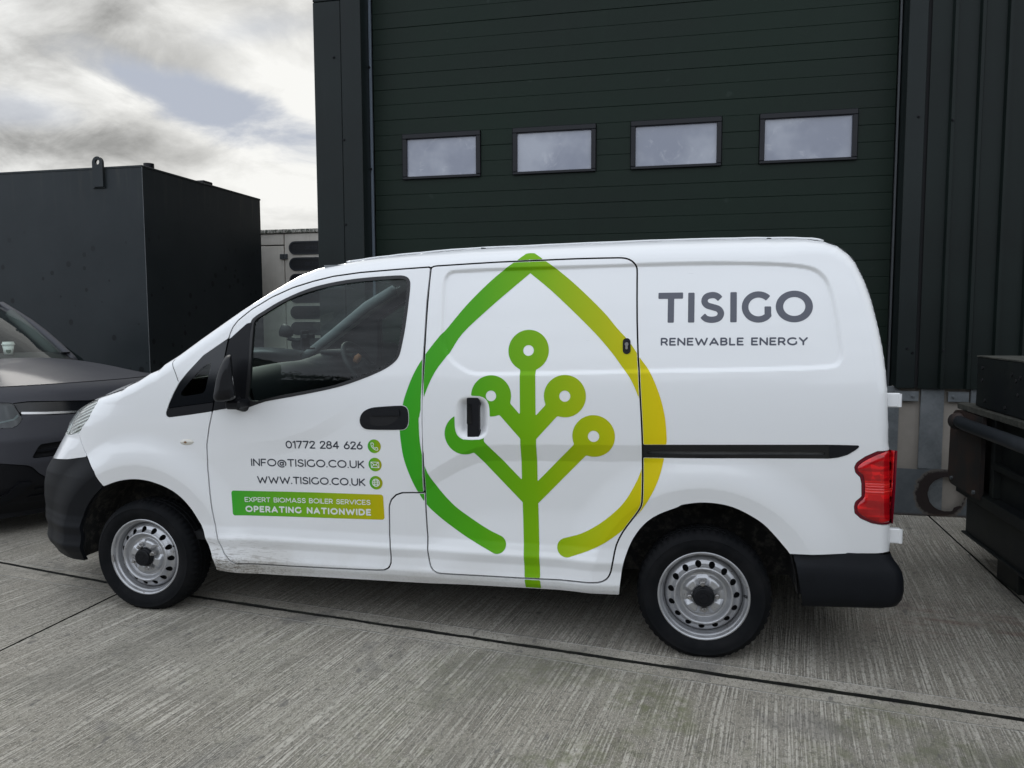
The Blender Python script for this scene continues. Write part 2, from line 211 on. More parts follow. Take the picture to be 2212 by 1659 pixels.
def off(s,z):
    s=np.asarray(s,float); z=np.asarray(z,float); s,z=np.broadcast_arrays(s,z)
    o=np.interp(z,_zs,_pr).copy()
    # shoulder crease : band facing down, behind front door
    if 'crease' in FEAT:
        C=FEAT['crease']; zc=np.interp(s,C[:,0],C[:,1]); w=np.interp(s,C[:,0],C[:,2])
        o+=w*np.clip((zc-z)/.075,0,1)*(1-sstep(0.28,0.50,zc-z))
    for cx,cz in ((0.0,.27),(2.725,.27)):
        r=np.hypot(s-cx,z-cz); r1=FEAT.get('flare_r',0.475)
        up=sstep(-0.15,0.05,z-cz)
        o-=0.024*up*(1-sstep(r1-.0,r1+0.17,r)); o+=0.020*up*np.clip((r1-r)/.13,0,1)
    if 'recess' in FEAT:
        d=pdist(FEAT['recess'],s,z); o+=0.012*(1-sstep(-0.010,0.010,d))
    if 'hrecess' in FEAT:
        d=pdist(FEAT['hrecess'],s,z); o+=0.030*(1-sstep(-0.045,0.0,d))
    if 'top' in FEAT:
        d=pdist(FEAT['top'],s,z,closed=False); R=np.interp(s,[-1,-.6,-.2,0.1,0.6,1,3.0,3.25,3.5],[.04,.04,.06,.06,.06,.09,.09,.05,.045])
        q=np.clip(1-d/R,0,1); o+=R*(1-np.sqrt(np.clip(1-q*q,0,1)))*0.95
    return o
def P(s,z,extra=0.0):
    x,y,nx,ny=plan(s,z); o=off(s,z)+extra
    return np.stack(np.broadcast_arrays(x+nx*o,y+ny*o,np.asarray(z,float)+0*x),-1)
# ===================== helpers =====================
COL=scene.collection
ROOTLOC={}
def _w(o):
    while o is not None and o.name not in ROOTLOC: o=o.parent
    return ROOTLOC.get(o.name,Vector((0,0,0))) if o else Vector((0,0,0))
def tag(o,label=None,cat=None,group=None,kind=None):
    for k,v in (('label',label),('category',cat),('group',group),('kind',kind)):
        if v: o[k]=v
    return o
def thing(name,loc,label,cat,group=None,rz=0.0):
    o=bpy.data.objects.new(name,None); COL.objects.link(o); o.location=loc; o.rotation_euler=(0,0,rz); o.empty_display_size=.1
    ROOTLOC[o.name]=Vector(loc) if rz==0 else Vector((0,0,0))
    return tag(o,label,cat,group)
def obj(name,V,F,m,parent=None,smooth=False,N=None,loc=None,mats=None,mi=None):
    """one mesh object; V in world metres (kept relative to the thing it belongs to)"""
    V=np.asarray(V,dtype=np.float64).reshape(-1,3)
    if parent is not None: V=V-np.array(_w(parent))
    elif loc is not None: V=V-np.array(loc)
    me=bpy.data.meshes.new(name)
    if isinstance(F,np.ndarray):
        k=F.shape[1]; me.vertices.add(len(V)); me.vertices.foreach_set('co',V.astype(np.float32).ravel())
        me.loops.add(F.size); me.loops.foreach_set('vertex_index',F.astype(np.int32).ravel())
        me.polygons.add(len(F)); me.polygons.foreach_set('loop_start',np.arange(0,F.size,k,dtype=np.int32))
        me.update(calc_edges=True)
    else:
        me.from_pydata([tuple(v) for v in V],[],[tuple(int(i) for i in f) for f in F]); me.update()
    for mm in (mats or [m]):
        if mm: me.materials.append(mm)
    if mi is not None: me.polygons.foreach_set('material_index',np.asarray(mi,dtype=np.int32))
    if smooth: me.polygons.foreach_set('use_smooth',np.ones(len(me.polygons),dtype=bool))
    else: me.polygons.foreach_set('use_smooth',np.zeros(len(me.polygons),dtype=bool))
    if N is not None:
        me.polygons.foreach_set('use_smooth',np.ones(len(me.polygons),dtype=bool))
        me.normals_split_custom_set_from_vertices([tuple(n) for n in N])
    o=bpy.data.objects.new(name,me); COL.objects.link(o)
    if parent is not None: o.parent=parent
    elif loc is not None: o.location=loc
    return o
class MB:
    def __init__(s): s.v=[]; s.f=[]
    def add(s,V,F):
        n=len(s.v); s.v.extend([tuple(v) for v in V]); s.f.extend([tuple(int(i)+n for i in f) for f in F]); return s
    def box(s,a,b,bev=0.0):
        x0,y0,z0=a; x1,y1,z1=b
        if bev<=0:
            V=[(x,y,z) for z in (z0,z1) for x,y in ((x0,y0),(x1,y0),(x1,y1),(x0,y1))]
            return s.add(V,[(0,3,2,1),(4,5,6,7),(0,1,5,4),(1,2,6,5),(2,3,7,6),(3,0,4,7)])
        c=bev; P=[(x0+c,y0),(x1-c,y0),(x1,y0+c),(x1,y1-c),(x1-c,y1),(x0+c,y1),(x0,y1-c),(x0,y0+c)]
        Pi=[(x0+c,y0+c),(x1-c,y0+c),(x1-c,y0+c),(x1-c,y1-c),(x1-c,y1-c),(x0+c,y1-c),(x0+c,y1-c),(x0+c,y0+c)]
        V=[(p[0],p[1],z0) for p in Pi]+[(p[0],p[1],z0+c) for p in P]+[(p[0],p[1],z1-c) for p in P]+[(p[0],p[1],z1) for p in Pi]
        F=[]
        for r in range(3):
            for i in range(8):
                j=(i+1)%8; F.append((r*8+i,r*8+j,(r+1)*8+j,(r+1)*8+i))
        F.append(tuple(range(7,-1,-1))); F.append(tuple(range(24,32)))
        return s.add(V,F)
    def prism(s,poly,axis,a,b):
        n=len(poly)
        def mk(p,t): return (t,p[0],p[1]) if axis==0 else ((p[0],t,p[1]) if axis==1 else (p[0],p[1],t))
        V=[mk(p,a) for p in poly]+[mk(p,b) for p in poly]
        F=[tuple(range(n)),tuple(range(2*n-1,n-1,-1))]+[(i,i+n,(i+1)%n+n,(i+1)%n) for i in range(n)]
        return s.add(V,F)
    def tube(s,pts,r,n=10,cap=True):
        P=[Vector(p) for p in pts]; k=len(P); rr=r if hasattr(r,'__len__') else [r]*k
        V=[]; a=None
        for i in range(k):
            t=(P[min(i+1,k-1)]-P[max(i-1,0)]).normalized()
            if a is None:
                a=t.orthogonal().normalized()
            else:
                a=(a-t*a.dot(t)).normalized()
            b=t.cross(a)
            for j in range(n):
                q=2*math.pi*j/n; V.append(tuple(P[i]+(a*math.cos(q)+b*math.sin(q))*rr[i]))
        F=[(i*n+j,i*n+(j+1)%n,(i+1)*n+(j+1)%n,(i+1)*n+j) for i in range(k-1) for j in range(n)]
        if cap: F+= [tuple(range(n-1,-1,-1)),tuple(range((k-1)*n,k*n))]
        return s.add(V,F)
    def build(s,name,m,parent=None,smooth=False,loc=None): 
        o=obj(name,s.v,s.f,m,parent,smooth,loc=loc)
        return o
def autosmooth(o,deg=35):
    me=o.data; me.polygons.foreach_set('use_smooth',np.ones(len(me.polygons),dtype=bool)); me.set_sharp_from_angle(angle=R_(deg)); return o
def grid_faces(nu,nv,closed_u=False):
    F=[]
    for i in range(nu if closed_u else nu-1):
        for j in range(nv-1): F.append((i*nv+j,((i+1)%nu)*nv+j,((i+1)%nu)*nv+j+1,i*nv+j+1))
    return np.array(F)
def lathe_y(prof,cx,cz,n=64,rmod=None):
    """revolve (radius, y) about the y axis through (cx,cz)"""
    V=[];k=len(prof)
    for i in range(n):
        a=2*math.pi*i/n; ca,sa=math.cos(a),math.sin(a)
        for j,(r,y) in enumerate(prof):
            if rmod: r=rmod(i,j,r,a)
            V.append((cx+r*ca,y,cz+r*sa))
    return V,grid_faces(n,k,True)
# ---- marching squares over a field, mapped through a surface ----
def march(field,box,h,S,NS=None,extra=0.0,flange=0.0,keep=None):
    x0,x1,z0,z1=box; nx=max(2,int(math.ceil((x1-x0)/h))+1); nz=max(2,int(math.ceil((z1-z0)/h))+1)
    xs=np.linspace(x0,x1,nx); zs=np.linspace(z0,z1,nz); X,Z=np.meshgrid(xs,zs,indexing='ij')
    Fv=field(X,Z); Fv=np.where(np.abs(Fv)<h*.02,-h*.02,Fv)
    ins=Fv<0
    cid=np.arange(nx*nz).reshape(nx,nz)
    # edges along x
    def cut(A,B,Pa,Pb,Qa,Qb):
        t=A/(A-B); return Pa+(Pb-Pa)*t,Qa+(Qb-Qa)*t
    exm=ins[:-1]!=ins[1:]; ezm=ins[:,:-1]!=ins[:,1:]
    with np.errstate(divide='ignore',invalid='ignore'):
        ex,ez_=cut(Fv[:-1],Fv[1:],X[:-1],X[1:],Z[:-1],Z[1:]); fx,fz=cut(Fv[:,:-1],Fv[:,1:],X[:,:-1],X[:,1:],Z[:,:-1],Z[:,1:])
    base=nx*nz; exid=np.full(exm.shape,-1); ne=exm.sum(); exid[exm]=base+np.arange(ne)
    ezid=np.full(ezm.shape,-1); n2=ezm.sum(); ezid[ezm]=base+ne+np.arange(n2)
    PX=np.concatenate([X.ravel(),ex[exm],fx[ezm]]); PZ=np.concatenate([Z.ravel(),ez_[exm],fz[ezm]])
    c=[ins[:-1,:-1],ins[1:,:-1],ins[1:,1:],ins[:-1,1:]]
    code=c[0]*1+c[1]*2+c[2]*4+c[3]*8
    ids=[cid[:-1,:-1],cid[1:,:-1],cid[1:,1:],cid[:-1,1:],exid[:,:-1],ezid[1:,:],exid[:,1:],ezid[:-1,:]]
    tris=[]
    for k in range(1,16):
        m=code==k
        if not m.any(): continue
        if k==15:
            a=[ids[q][m] for q in range(4)]
            tris.append(np.stack([a[0],a[1],a[2]],1)); tris.append(np.stack([a[0],a[2],a[3]],1)); continue
        poly=[]
        for q in range(4):
            if k>>q&1: poly.append(q)
            if (k>>q&1)!=(k>>((q+1)%4)&1): poly.append(4+q)
        a=[ids[q][m] for q in poly]
        for q in range(1,len(a)-1): tris.append(np.stack([a[0],a[q],a[q+1]],1))
    if not tris: return None
    Tn=np.concatenate(tris)
    used=np.unique(Tn); rm=np.full(len(PX),-1); rm[used]=np.arange(len(used)); Tn=rm[Tn]; PX=PX[used]; PZ=PZ[used]
    P3=S(PX,PZ,extra)
    e=.0015
    if NS: Nn=NS(PX,PZ)
    else:
        du=S(PX+e,PZ,extra)-S(PX-e,PZ,extra); dv=S(PX,PZ+e,extra)-S(PX,PZ-e,extra); Nn=np.cross(du,dv); Nn/=np.linalg.norm(Nn,axis=1)[:,None]+1e-12
    # orient faces with normals
    fn=np.cross(P3[Tn[:,1]]-P3[Tn[:,0]],P3[Tn[:,2]]-P3[Tn[:,0]]); bad=(fn*Nn[Tn[:,0]]).sum(1)<0; Tn[bad]=Tn[bad][:,::-1]
    if flange:
        E=np.concatenate([Tn[:,[0,1]],Tn[:,[1,2]],Tn[:,[2,0]]]); key=np.sort(E,1); _,inv,cnt=np.unique(key[:,0].astype(np.int64)*len(PX)+key[:,1],return_inverse=True,return_counts=True)
        B=E[cnt[inv]==1]; bu=np.unique(B); rm=np.full(len(PX),-1); rm[bu]=np.arange(len(bu)); nb=len(bu); n0=len(P3)
        Q=S(PX[bu],PZ[bu],extra+flange); Pt=P3[bu]
        a=rm[B[:,0]]; b=rm[B[:,1]]
        f1=np.stack([n0+b,n0+a,n0+nb+a],1); f2=np.stack([n0+b,n0+nb+a,n0+nb+b],1)
        P3=np.concatenate([P3,Pt,Q]); Nn=np.concatenate([Nn,np.zeros((2*nb,3))]); Tn=np.concatenate([Tn,f1,f2])
    return P3,Tn,Nn
def emit(name,res,m,parent,mirror=False):
    P3,Tn,Nn=res
    if mirror:
        P3=P3.copy(); P3[:,1]=1.70-P3[:,1]; Tn=Tn[:,::-1].copy(); Nn=Nn.copy(); Nn[:,1]*=-1
    return obj(name,P3,Tn,m,parent,N=Nn)
def bbox(poly,pad=.02):
    a=np.asarray(poly); return (a[:,0].min()-pad,a[:,0].max()+pad,a[:,1].min()-pad,a[:,1].max()+pad)
# ===================== materials =====================
MATS={}
class Mt:
    def __init__(s,name,base=(.5,.5,.5),rough=.5,metal=0.0,**k):
        s.m=bpy.data.materials.new(name); s.m.use_nodes=True; s.t=s.m.node_tree; s.b=s.t.nodes['Principled BSDF']
        s.b.inputs['Base Color'].default_value=(*base,1); s.b.inputs['Roughness'].default_value=rough; s.b.inputs['Metallic'].default_value=metal
        for a,v in k.items(): s.b.inputs[a.replace('_',' ')].default_value=v
        MATS[name]=s.m
    def n(s,t,**k):
        n=s.t.nodes.new(t)
        for a,b in k.items(): setattr(n,a,b)
        return n
    def l(s,a,b): s.t.links.new(a,b)
    def co(s,scale=(1,1,1),loc=(0,0,0),rot=(0,0,0),src='Object'):
        c=s.n('ShaderNodeTexCoord'); m=s.n('ShaderNodeMapping'); s.l(c.outputs[src],m.inputs[0]); m.inputs['Scale'].default_value=scale; m.inputs['Location'].default_value=loc; m.inputs['Rotation'].default_value=rot; return m.outputs[0]
    def noise(s,vec,scale=5,detail=4,rough=.5,dist=0.0):
        n=s.n('ShaderNodeTexNoise'); s.l(vec,n.inputs['Vector']); n.inputs['Scale'].default_value=scale; n.inputs['Detail'].default_value=detail; n.inputs['Roughness'].default_value=rough; n.inputs['Distortion'].default_value=dist; return n.outputs['Fac']
    def math(s,op,a,b=None,c=None,clamp=False):
        n=s.n('ShaderNodeMath',operation=op); n.use_clamp=clamp
        for i,v in enumerate((a,b,c)):
            if v is None: continue
            if hasattr(v,'is_output'): s.l(v,n.inputs[i])
            else: n.inputs[i].default_value=v
        return n.outputs[0]
    def ss(s,x,a,b,lo=0.0,hi=1.0):
        n=s.n('ShaderNodeMapRange',interpolation_type='SMOOTHSTEP'); s.l(x,n.inputs[0])
        for i,v in enumerate((a,b,lo,hi)): n.inputs[i+1].default_value=v
        return n.outputs[0]
    def mix(s,f,a,b,mode='MIX'):
        n=s.n('ShaderNodeMix',data_type='RGBA',blend_type=mode)
        for i,v in ((0,f),(6,a),(7,b)):
            if hasattr(v,'is_output'): s.l(v,n.inputs[i])
            else: n.inputs[i].default_value=v if i==0 else (*v,1)
        return n.outputs[2]
    def color(s,c): s.l(c,s.b.inputs['Base Color'])
    def rough(s,c): s.l(c,s.b.inputs['Roughness'])
    def bump(s,h,strength=.3,dist=.002):
        n=s.n('ShaderNodeBump'); s.l(h,n.inputs['Height']); n.inputs['Strength'].default_value=strength; n.inputs['Distance'].default_value=dist
        s.l(n.outputs[0],s.b.inputs['Normal'])
    def xyz(s,src='Object'):
        c=s.n('ShaderNodeTexCoord'); p=s.n('ShaderNodeSeparateXYZ'); s.l(c.outputs[src],p.inputs[0]); return p.outputs
def simple(name,base,rough=.5,metal=0.0,var=.0,scale=6,bump=0.0,**k):
    m=Mt(name,base,rough,metal,**k)
    v=m.co(); f=m.noise(v,scale,6,.6)
    if var: m.color(m.mix(f,tuple(c*(1-var) for c in base),tuple(min(1,c*(1+var)) for c in base)))
    if bump: m.bump(m.noise(v,220,3,.6),bump,.0006)
    return m.m
VR=Vector((1.36,.85,0))   # van empty
# white paint with road dirt thrown back from the front wheel
m=Mt('white_paint',(.80,.80,.80),.32,Coat_Weight=.9,Coat_Roughness=.04); X=m.xyz()
v=m.co((1,1,1)); cloud=m.noise(v,2.2,5,.6); fine=m.noise(v,90,3,.7)
vs_=m.co((8,8,75),rot=(0,R_(22),0)); streak=m.noise(vs_,2.2,5,.62)
low=m.ss(X[2],.47,.22); vlow=m.ss(X[2],.35,.235)
nearwheel=m.ss(X[0],-.35,-1.0); 
d1=m.math('MULTIPLY',m.math('MULTIPLY',m.ss(streak,.535,.59),low),nearwheel,clamp=True)
d2=m.math('MULTIPLY',m.math('MULTIPLY',m.ss(fine,.45,.68),vlow),m.math('ADD',m.math('MULTIPLY',nearwheel,.8),.12),clamp=True)
film=m.math('MULTIPLY',m.math('MULTIPLY',low,m.ss(cloud,.30,.70)),m.math('ADD',m.math('MULTIPLY',m.ss(X[0],.9,-.7),.45),.20))
c0=m.mix(m.math('MULTIPLY',cloud,.5),(.80,.805,.81),(.76,.765,.77))
scr=m.noise(m.co((3,3,55),rot=(0,R_(-14),0)),2.4,2,.5); blob=m.noise(v,3.3,2,.5)
c0=m.mix(m.math('MULTIPLY',m.math('MULTIPLY',m.ss(scr,.755,.77),m.ss(blob,.5,.6)),.35),c0,(.30,.30,.30))
c1=m.mix(film,c0,(.42,.39,.33)); c2=m.mix(m.math('MULTIPLY',d2,1.0,clamp=True),c1,(.13,.10,.07)); c3=m.mix(m.math('MULTIPLY',d1,.95),c2,(.13,.10,.07)); m.color(c3)
m.rough(m.math('ADD',m.math('MULTIPLY',m.math('ADD',d2,film,clamp=True),.4),m.math('ADD',.27,m.math('MULTIPLY',fine,.08))))
m.bump(m.noise(v,180,2,.5),.02,.0004)
WHITE=m.m
def grad(name,x0,x1,stops,rough=.33):
    m=Mt(name,(.3,.5,.1),.40,Specular_IOR_Level=.18); X=m.xyz(); f=m.ss(X[0],x0-VR.x,x1-VR.x)
    f=m.math('DIVIDE',m.math('SUBTRACT',X[0],x0-VR.x),x1-x0,clamp=True)
    r=m.n('ShaderNodeValToRGB'); m.l(f,r.inputs[0]); e=r.color_ramp.elements
    e[0].position=stops[0][0]; e[0].color=(*stops[0][1],1); e[1].position=stops[-1][0]; e[1].color=(*stops[-1][1],1)
    for p,c in stops[1:-1]: q=e.new(p); q.color=(*c,1)
    nz=m.noise(m.co(),3,4,.6); m.color(m.mix(m.math('MULTIPLY',nz,.06),r.outputs[0],(.4,.5,.1))); return m.m
GST=[(0,(.022,.33,.014)),(.30,(.07,.34,.004)),(.52,(.17,.39,.0)),(.76,(.40,.45,.0)),(1,(.70,.54,.0))]
LOGO=grad('logo_film',1.38,2.56,GST); BAN=grad('banner_film',.52,1.29,[(0,(.04,.36,.03)),(.5,(.16,.40,.01)),(1,(.50,.42,.0))])
ICO=grad('icon_film',1.225,1.29,[(0,(.05,.36,.03)),(.5,(.17,.38,.01)),(1,(.36,.34,.0))])
GREY=simple('grey_lettering',(.085,.09,.115),.4); DGREY=simple('dark_lettering',(.035,.04,.055),.4); WFILM=simple('white_lettering',(.72,.75,.72),.35)
BLKP=simple('black_plastic',(.0065,.007,.009),.48,var=.25,scale=14,bump=.35,Specular_IOR_Level=.22); BUMPER=simple('bumper_plastic',(.0060,.0070,.0092),.55,var=.3,scale=9,bump=.5,Specular_IOR_Level=.17)
GLOSSB=simple('gloss_black',(.006,.007,.009),.12); RUB=simple('rubber_seal',(.012,.012,.013),.55); LINER=simple('dark_inner',(.006,.006,.007),.85); 
m=Mt('arch_liner',(.02,.02,.02),.85); v=m.co(); f=m.noise(v,22,6,.7); m.color(m.mix(m.ss(f,.45,.7),(.010,.010,.010),(.075,.068,.058))); m.bump(m.noise(v,60,4,.7),.8,.004); ARCH=m.m
m=Mt('tyre_rubber',(.018,.018,.02),.75,Specular_IOR_Level=.13); v=m.co(); f=m.noise(v,9,6,.65); m.color(m.mix(m.ss(f,.35,.75),(.004,.0047,.0058),(.0105,.0105,.0115))); m.bump(m.noise(v,150,3,.6),.4,.001); TYRE=m.m
m=Mt('wheel_paint',(.45,.45,.46),.33,.65); v=m.co(); f=m.noise(v,55,5,.7); g=m.noise(v,7,4,.6)
cw=m.mix(m.ss(f,.63,.69),(.47,.475,.49),(.09,.055,.035)); cw=m.mix(m.math('MULTIPLY',m.ss(g,.4,.8),.35),cw,(.20,.185,.165)); m.color(cw); m.bump(m.noise(v,120,3,.6),.15,.0006); WHEEL=m.m
STEEL=simple('worn_steel',(.35,.34,.33),.35,.8,var=.3,scale=40)
def glass(name,tint,rough=.0,ior=1.5,boost=1.0,dust=0.0):
    m=Mt(name); m.t.nodes.remove(m.b); tr=m.n('ShaderNodeBsdfTransparent'); tr.inputs[0].default_value=(*tint,1); gl=m.n('ShaderNodeBsdfGlossy'); gl.inputs['Roughness'].default_value=rough; gl.inputs[0].default_value=(1,1,1,1)
    ge=m.n('ShaderNodeNewGeometry'); dt=m.n('ShaderNodeVectorMath',operation='DOT_PRODUCT'); m.l(ge.outputs['Normal'],dt.inputs[0]); m.l(ge.outputs['Incoming'],dt.inputs[1])
    c=m.math('SUBTRACT',1.0,m.math('ABSOLUTE',dt.outputs['Value']),clamp=True); f=m.math('ADD',.042*boost,m.math('MULTIPLY',m.math('POWER',c,5.0),.90))
    mx_=m.n('ShaderNodeMixShader'); m.l(f,mx_.inputs[0]); m.l(tr.outputs[0],mx_.inputs[1]); m.l(gl.outputs[0],mx_.inputs[2]); out=m.t.nodes['Material Output']
    if dust:
        df=m.n('ShaderNodeBsdfDiffuse'); df.inputs[0].default_value=(.5,.5,.48,1); m2=m.n('ShaderNodeMixShader'); nz=m.noise(m.co(),5,4,.6); m.l(m.math('MULTIPLY',nz,dust),m2.inputs[0]); m.l(mx_.outputs[0],m2.inputs[1]); m.l(df.outputs[0],m2.inputs[2]); m.l(m2.outputs[0],out.inputs[0])
    else: m.l(mx_.outputs[0],out.inputs[0])
    return m.m
GLASS=glass('window_glass',(.76,.88,.84),0.0,1.5,.62,.0); WSCREEN=glass('windscreen_glass',(.88,.95,.92),0.0,1.5,.7,.02); TINT=glass('tinted_glass',(.35,.42,.41),0.0,1.5,1.3)
LENS=glass('lens_clear',(.93,.95,.94),.03,1.5,1.2,.10)
TRIM=simple('cabin_trim',(.17,.18,.185),.8,var=.15); DASH=simple('dash_plastic',(.011,.012,.014),.6,bump=.3,Specular_IOR_Level=.3); SEAT=simple('seat_cloth',(.03,.03,.035),.9,var=.3,scale=60)
m=Mt('reflector',(.5,.5,.48),.22,.85); X=m.xyz(); w=m.n('ShaderNodeTexWave'); w.bands_direction='Z'; m.l(m.co((1,1,1),rot=(0,R_(18),0)),w.inputs[0]); w.inputs['Scale'].default_value=19; w.inputs['Distortion'].default_value=.3; m.color(m.mix(w.outputs['Fac'],(.16,.17,.16),(.80,.82,.80))); m.bump(w.outputs['Fac'],.8,.006); REFL=m.m
m=Mt('lamp_red',(.50,.004,.010),.18,Coat_Weight=.5,Coat_Roughness=.03); X=m.xyz()
fx=m.math('FRACT',m.math('MULTIPLY',X[0],17.0)); fz=m.math('ABSOLUTE',m.math('SUBTRACT',X[2],.775)); vo=m.n('ShaderNodeTexVoronoi'); m.l(m.co((9,.1,11)),vo.inputs[0]); vo.inputs['Scale'].default_value=2.6; vo.inputs['Randomness'].default_value=.55; vs2=m.n('ShaderNodeSeparateColor'); m.l(vo.outputs['Color'],vs2.inputs[0])
nb=m.noise(m.co((2.5,1,17)),2.2,2,.5); cA0=m.mix(m.ss(nb,.40,.60),(.42,.002,.006),(.80,.006,.010)); cA=m.mix(m.math('MULTIPLY',m.ss(vs2.outputs[0],.45,.55),.45),cA0,(.22,.001,.004)); cB=m.mix(m.ss(fz,.030,.026),cA,(.62,.010,.010)); cC=m.mix(m.ss(m.math('ABSOLUTE',m.math('SUBTRACT',fz,.0125)),.0028,.0015),cB,(.95,.05,.04)); m.color(cC); REDL=m.m
REDD=simple('lamp_dark_red',(.16,.003,.015),.15)
# ===================== the van =====================
NP=lambda k: np.array(T[k],float)
FEAT['top']=NP('top'); FEAT['recess']=catmull(NP('recess'),3,True)
FEAT['crease']=np.array([(-1,.93,0),(.2,.935,0),(.394,.836,.0),(.79,.894,.007),(.93,.943,.008),(1.067,1.016,.006),(1.2,1.10,.0),(1.40,.70,.0),(1.491,.747,.010),(1.556,.793,.014),(1.665,.856,.018),(1.734,.885,.019),(1.80,.899,.019),(2.003,.906,.019),(2.459,.919,.019),(2.6,.92,.008),(3.3,.93,.0),(3.6,.93,0)])
FEAT['hrecess']=NP('hrecess')
SMIN=X0-FL
VAN=thing('panel_van',VR,'white panel van with a green leaf logo down its side, parked across the yard','van')
frontdoor=catmull(NP('front_door'),1,True); slide=catmull(NP('sliding_door'),2,True)
GAP=.0036
def F_fd(X,Z): return pdist(frontdoor,X,Z)
def F_sd(X,Z): return pdist(slide,X,Z)
rub_o=catmull(NP('window_rubber'),3,True); rub_i=catmull(NP('window_glass'),3,True)
qt=NP('quarter_trim'); mt_=NP('mirror_trim'); rail=NP('rail'); tail=NP('tail_lamp')
tail2=np.array([(3.60,tail[0][1])]+[tuple(t) for t in tail[2:-1]]+[(3.60,tail[-1][1])])
archF_=np.vstack([NP('archF'),[(.405,.10),(-.42,.10)],NP('archFb')[::-1][:-1]]); archR_=np.vstack([NP('archR'),[(3.12,.1),(2.36,.1)]])
archFs=catmull(NP('archF'),3); archF_=np.vstack([archFs,[(.405,.10),(-.40,.10)],catmull(NP('archFb')[::-1],3)[:-1]])
archR_=np.vstack([catmull(NP('archR'),3),[(3.11,.1),(2.365,.1)]])
sill=NP('sill'); 
bot=np.array([(-1.6,.24),(-.9,.22),(-.6,.215),(-.36,.218),(-.2,.2),(.40,.232)]+[tuple(p) for p in sill[1:]]+[(2.9,.26),(3.1,.29),(3.6,.3)])
outl=np.vstack([NP('top'),[(3.46,.05)],[(SMIN,.05)]])
topl=NP('top')
ftop=(-0.3512,.7693)
# fascia dividing lines (s,z)
seam_f=np.array([(-.1972,.6281),(-.2559,.6991),(-.3512,.7693),(-.4434,.8401),(-.4914,.8829),(-.4893,.8847),(-.44,.9666),(-.474,1.0402),(-.505,1.062)])
hl=np.array([(-.4893,.8847),(-.44,.9666),(-.474,1.0402),(-.505,1.056),(-.62,1.045),(-.78,1.00),(-.86,.96),(-.86,.90),(-.80,.865),(-.6429,.8598)])
lowblk=np.array([(-1.6,.735),(-.9,.728),(-.717,.7253),(-.5141,.7433),(-.3512,.7693),(-.2559,.6991),(-.1972,.6281),(-.1,.6),(-.2,.1),(-1.6,.1)])
front_zone=np.vstack([[(-1.6,.02)],[(-.1,.02),(-.15,.60)],seam_f,[(-.60,1.10),(-1.6,1.10)]])
def F_arch(X,Z): return np.minimum(pdist(archF_,X,Z),pdist(archR_,X,Z))
def F_out(X,Z): return pdist(outl,X,Z)
def botf(X,Z): return np.interp(X,bot[:,0],bot[:,1])-Z
def big(X,Z): return None
def mx(*a):
    r=a[0]
    for b in a[1:]: r=np.maximum(r,b)
    return r
g=GAP
indic=NP('indicator'); lock=NP('lock_plate'); cow=NP('cowl_seam')
cowl_line=np.array([(.2081,1.24),(.2081,1.2350),(.2081,1.1594)])
rbt=NP('rbump_top')
def f_body(X,Z):
    rb=np.interp(X,rbt[:,0],rbt[:,1])-Z; rb=np.where(X>3.05,rb,-1)
    return mx(F_out(X,Z),botf(X,Z),rb,-F_arch(X,Z),-F_fd(X,Z)+g,-F_sd(X,Z)+g,-pdist(qt,X,Z)+.001,-pdist(rail,X,Z)+.001,-pdist(tail2,X,Z)+.0015,-pdist(front_zone,X,Z)+.0015,-pdist(hl,X,Z)+.001)
H=.0065
res=march(f_body,(-.62,3.47,.2,1.80),H,P,flange=.014)
body=emit('body_side',res,WHITE,VAN); emit('body_side',res,WHITE,VAN,True)
res=march(lambda X,Z: mx(F_fd(X,Z)+g,-pdist(rub_o,X,Z)+.0005,-pdist(mt_,X,Z)+.0005),bbox(frontdoor),H,P,flange=.014)
FD=emit('front_door',res,WHITE,VAN); FD2=emit('front_door',res,WHITE,VAN,True)
pocket=catmull(NP('door_pocket'),3,True)
res=march(lambda X,Z: mx(F_sd(X,Z)+g,),bbox(slide),H,P,flange=.014)
SD=emit('sliding_door',res,WHITE,VAN); emit('sliding_door',res,WHITE,VAN,True)
cw_=catmull(np.vstack([[(.215,1.262)],cow]),5)
emit('cowl_seam',march(lambda X,Z: mx(pdist(cw_,X,Z,closed=False)-.0016,F_out(X,Z)),bbox(cw_,.01),.0018,P,extra=-.0006),LINER,VAN)
# window parts
res=march(lambda X,Z: mx(pdist(rub_o,X,Z),-pdist(rub_i,X,Z)),bbox(rub_o),.006,P,extra=-.002,flange=.02)
emit('window_rubber',res,RUB,FD); emit('window_rubber',res,RUB,FD2,True)
res=march(lambda X,Z: pdist(rub_o,X,Z)+.006,bbox(rub_o),.014,P,extra=.008)
emit('window_glass',res,GLASS,FD); emit('window_glass',res,GLASS,FD2,True)
res=march(lambda X,Z: pdist(mt_,X,Z)+.001,bbox(mt_),.006,P,extra=-.003,flange=.012)
emit('mirror_trim',res,BLKP,FD); emit('mirror_trim',res,BLKP,FD2,True)
qg=catmull(NP('quarter_glass'),3,True); qsplit=lambda X,Z: (1.028+ (X-.18)*.03)-Z
res=march(lambda X,Z: mx(pdist(qt,X,Z)+.001,-pdist(qg,X,Z),(1.030+(X-.2)*.14)-Z),bbox(qt),.006,P,extra=.002,flange=.012)
QT=emit('quarter_surround',res,GLOSSB,VAN); QT2=emit('quarter_surround',res,GLOSSB,VAN,True)
res=march(lambda X,Z: mx(pdist(qt,X,Z)+.001,Z-(1.027+(X-.2)*.14)),bbox(qt),.006,P,extra=-.001,flange=.012)
emit('quarter_trim',res,BLKP,VAN); emit('quarter_trim',res,BLKP,VAN,True)
res=march(lambda X,Z: pdist(qg,X,Z)-.004,bbox(qg),.01,P,extra=.004)
emit('quarter_glass',res,GLASS,QT); emit('quarter_glass',res,GLASS,QT2,True)
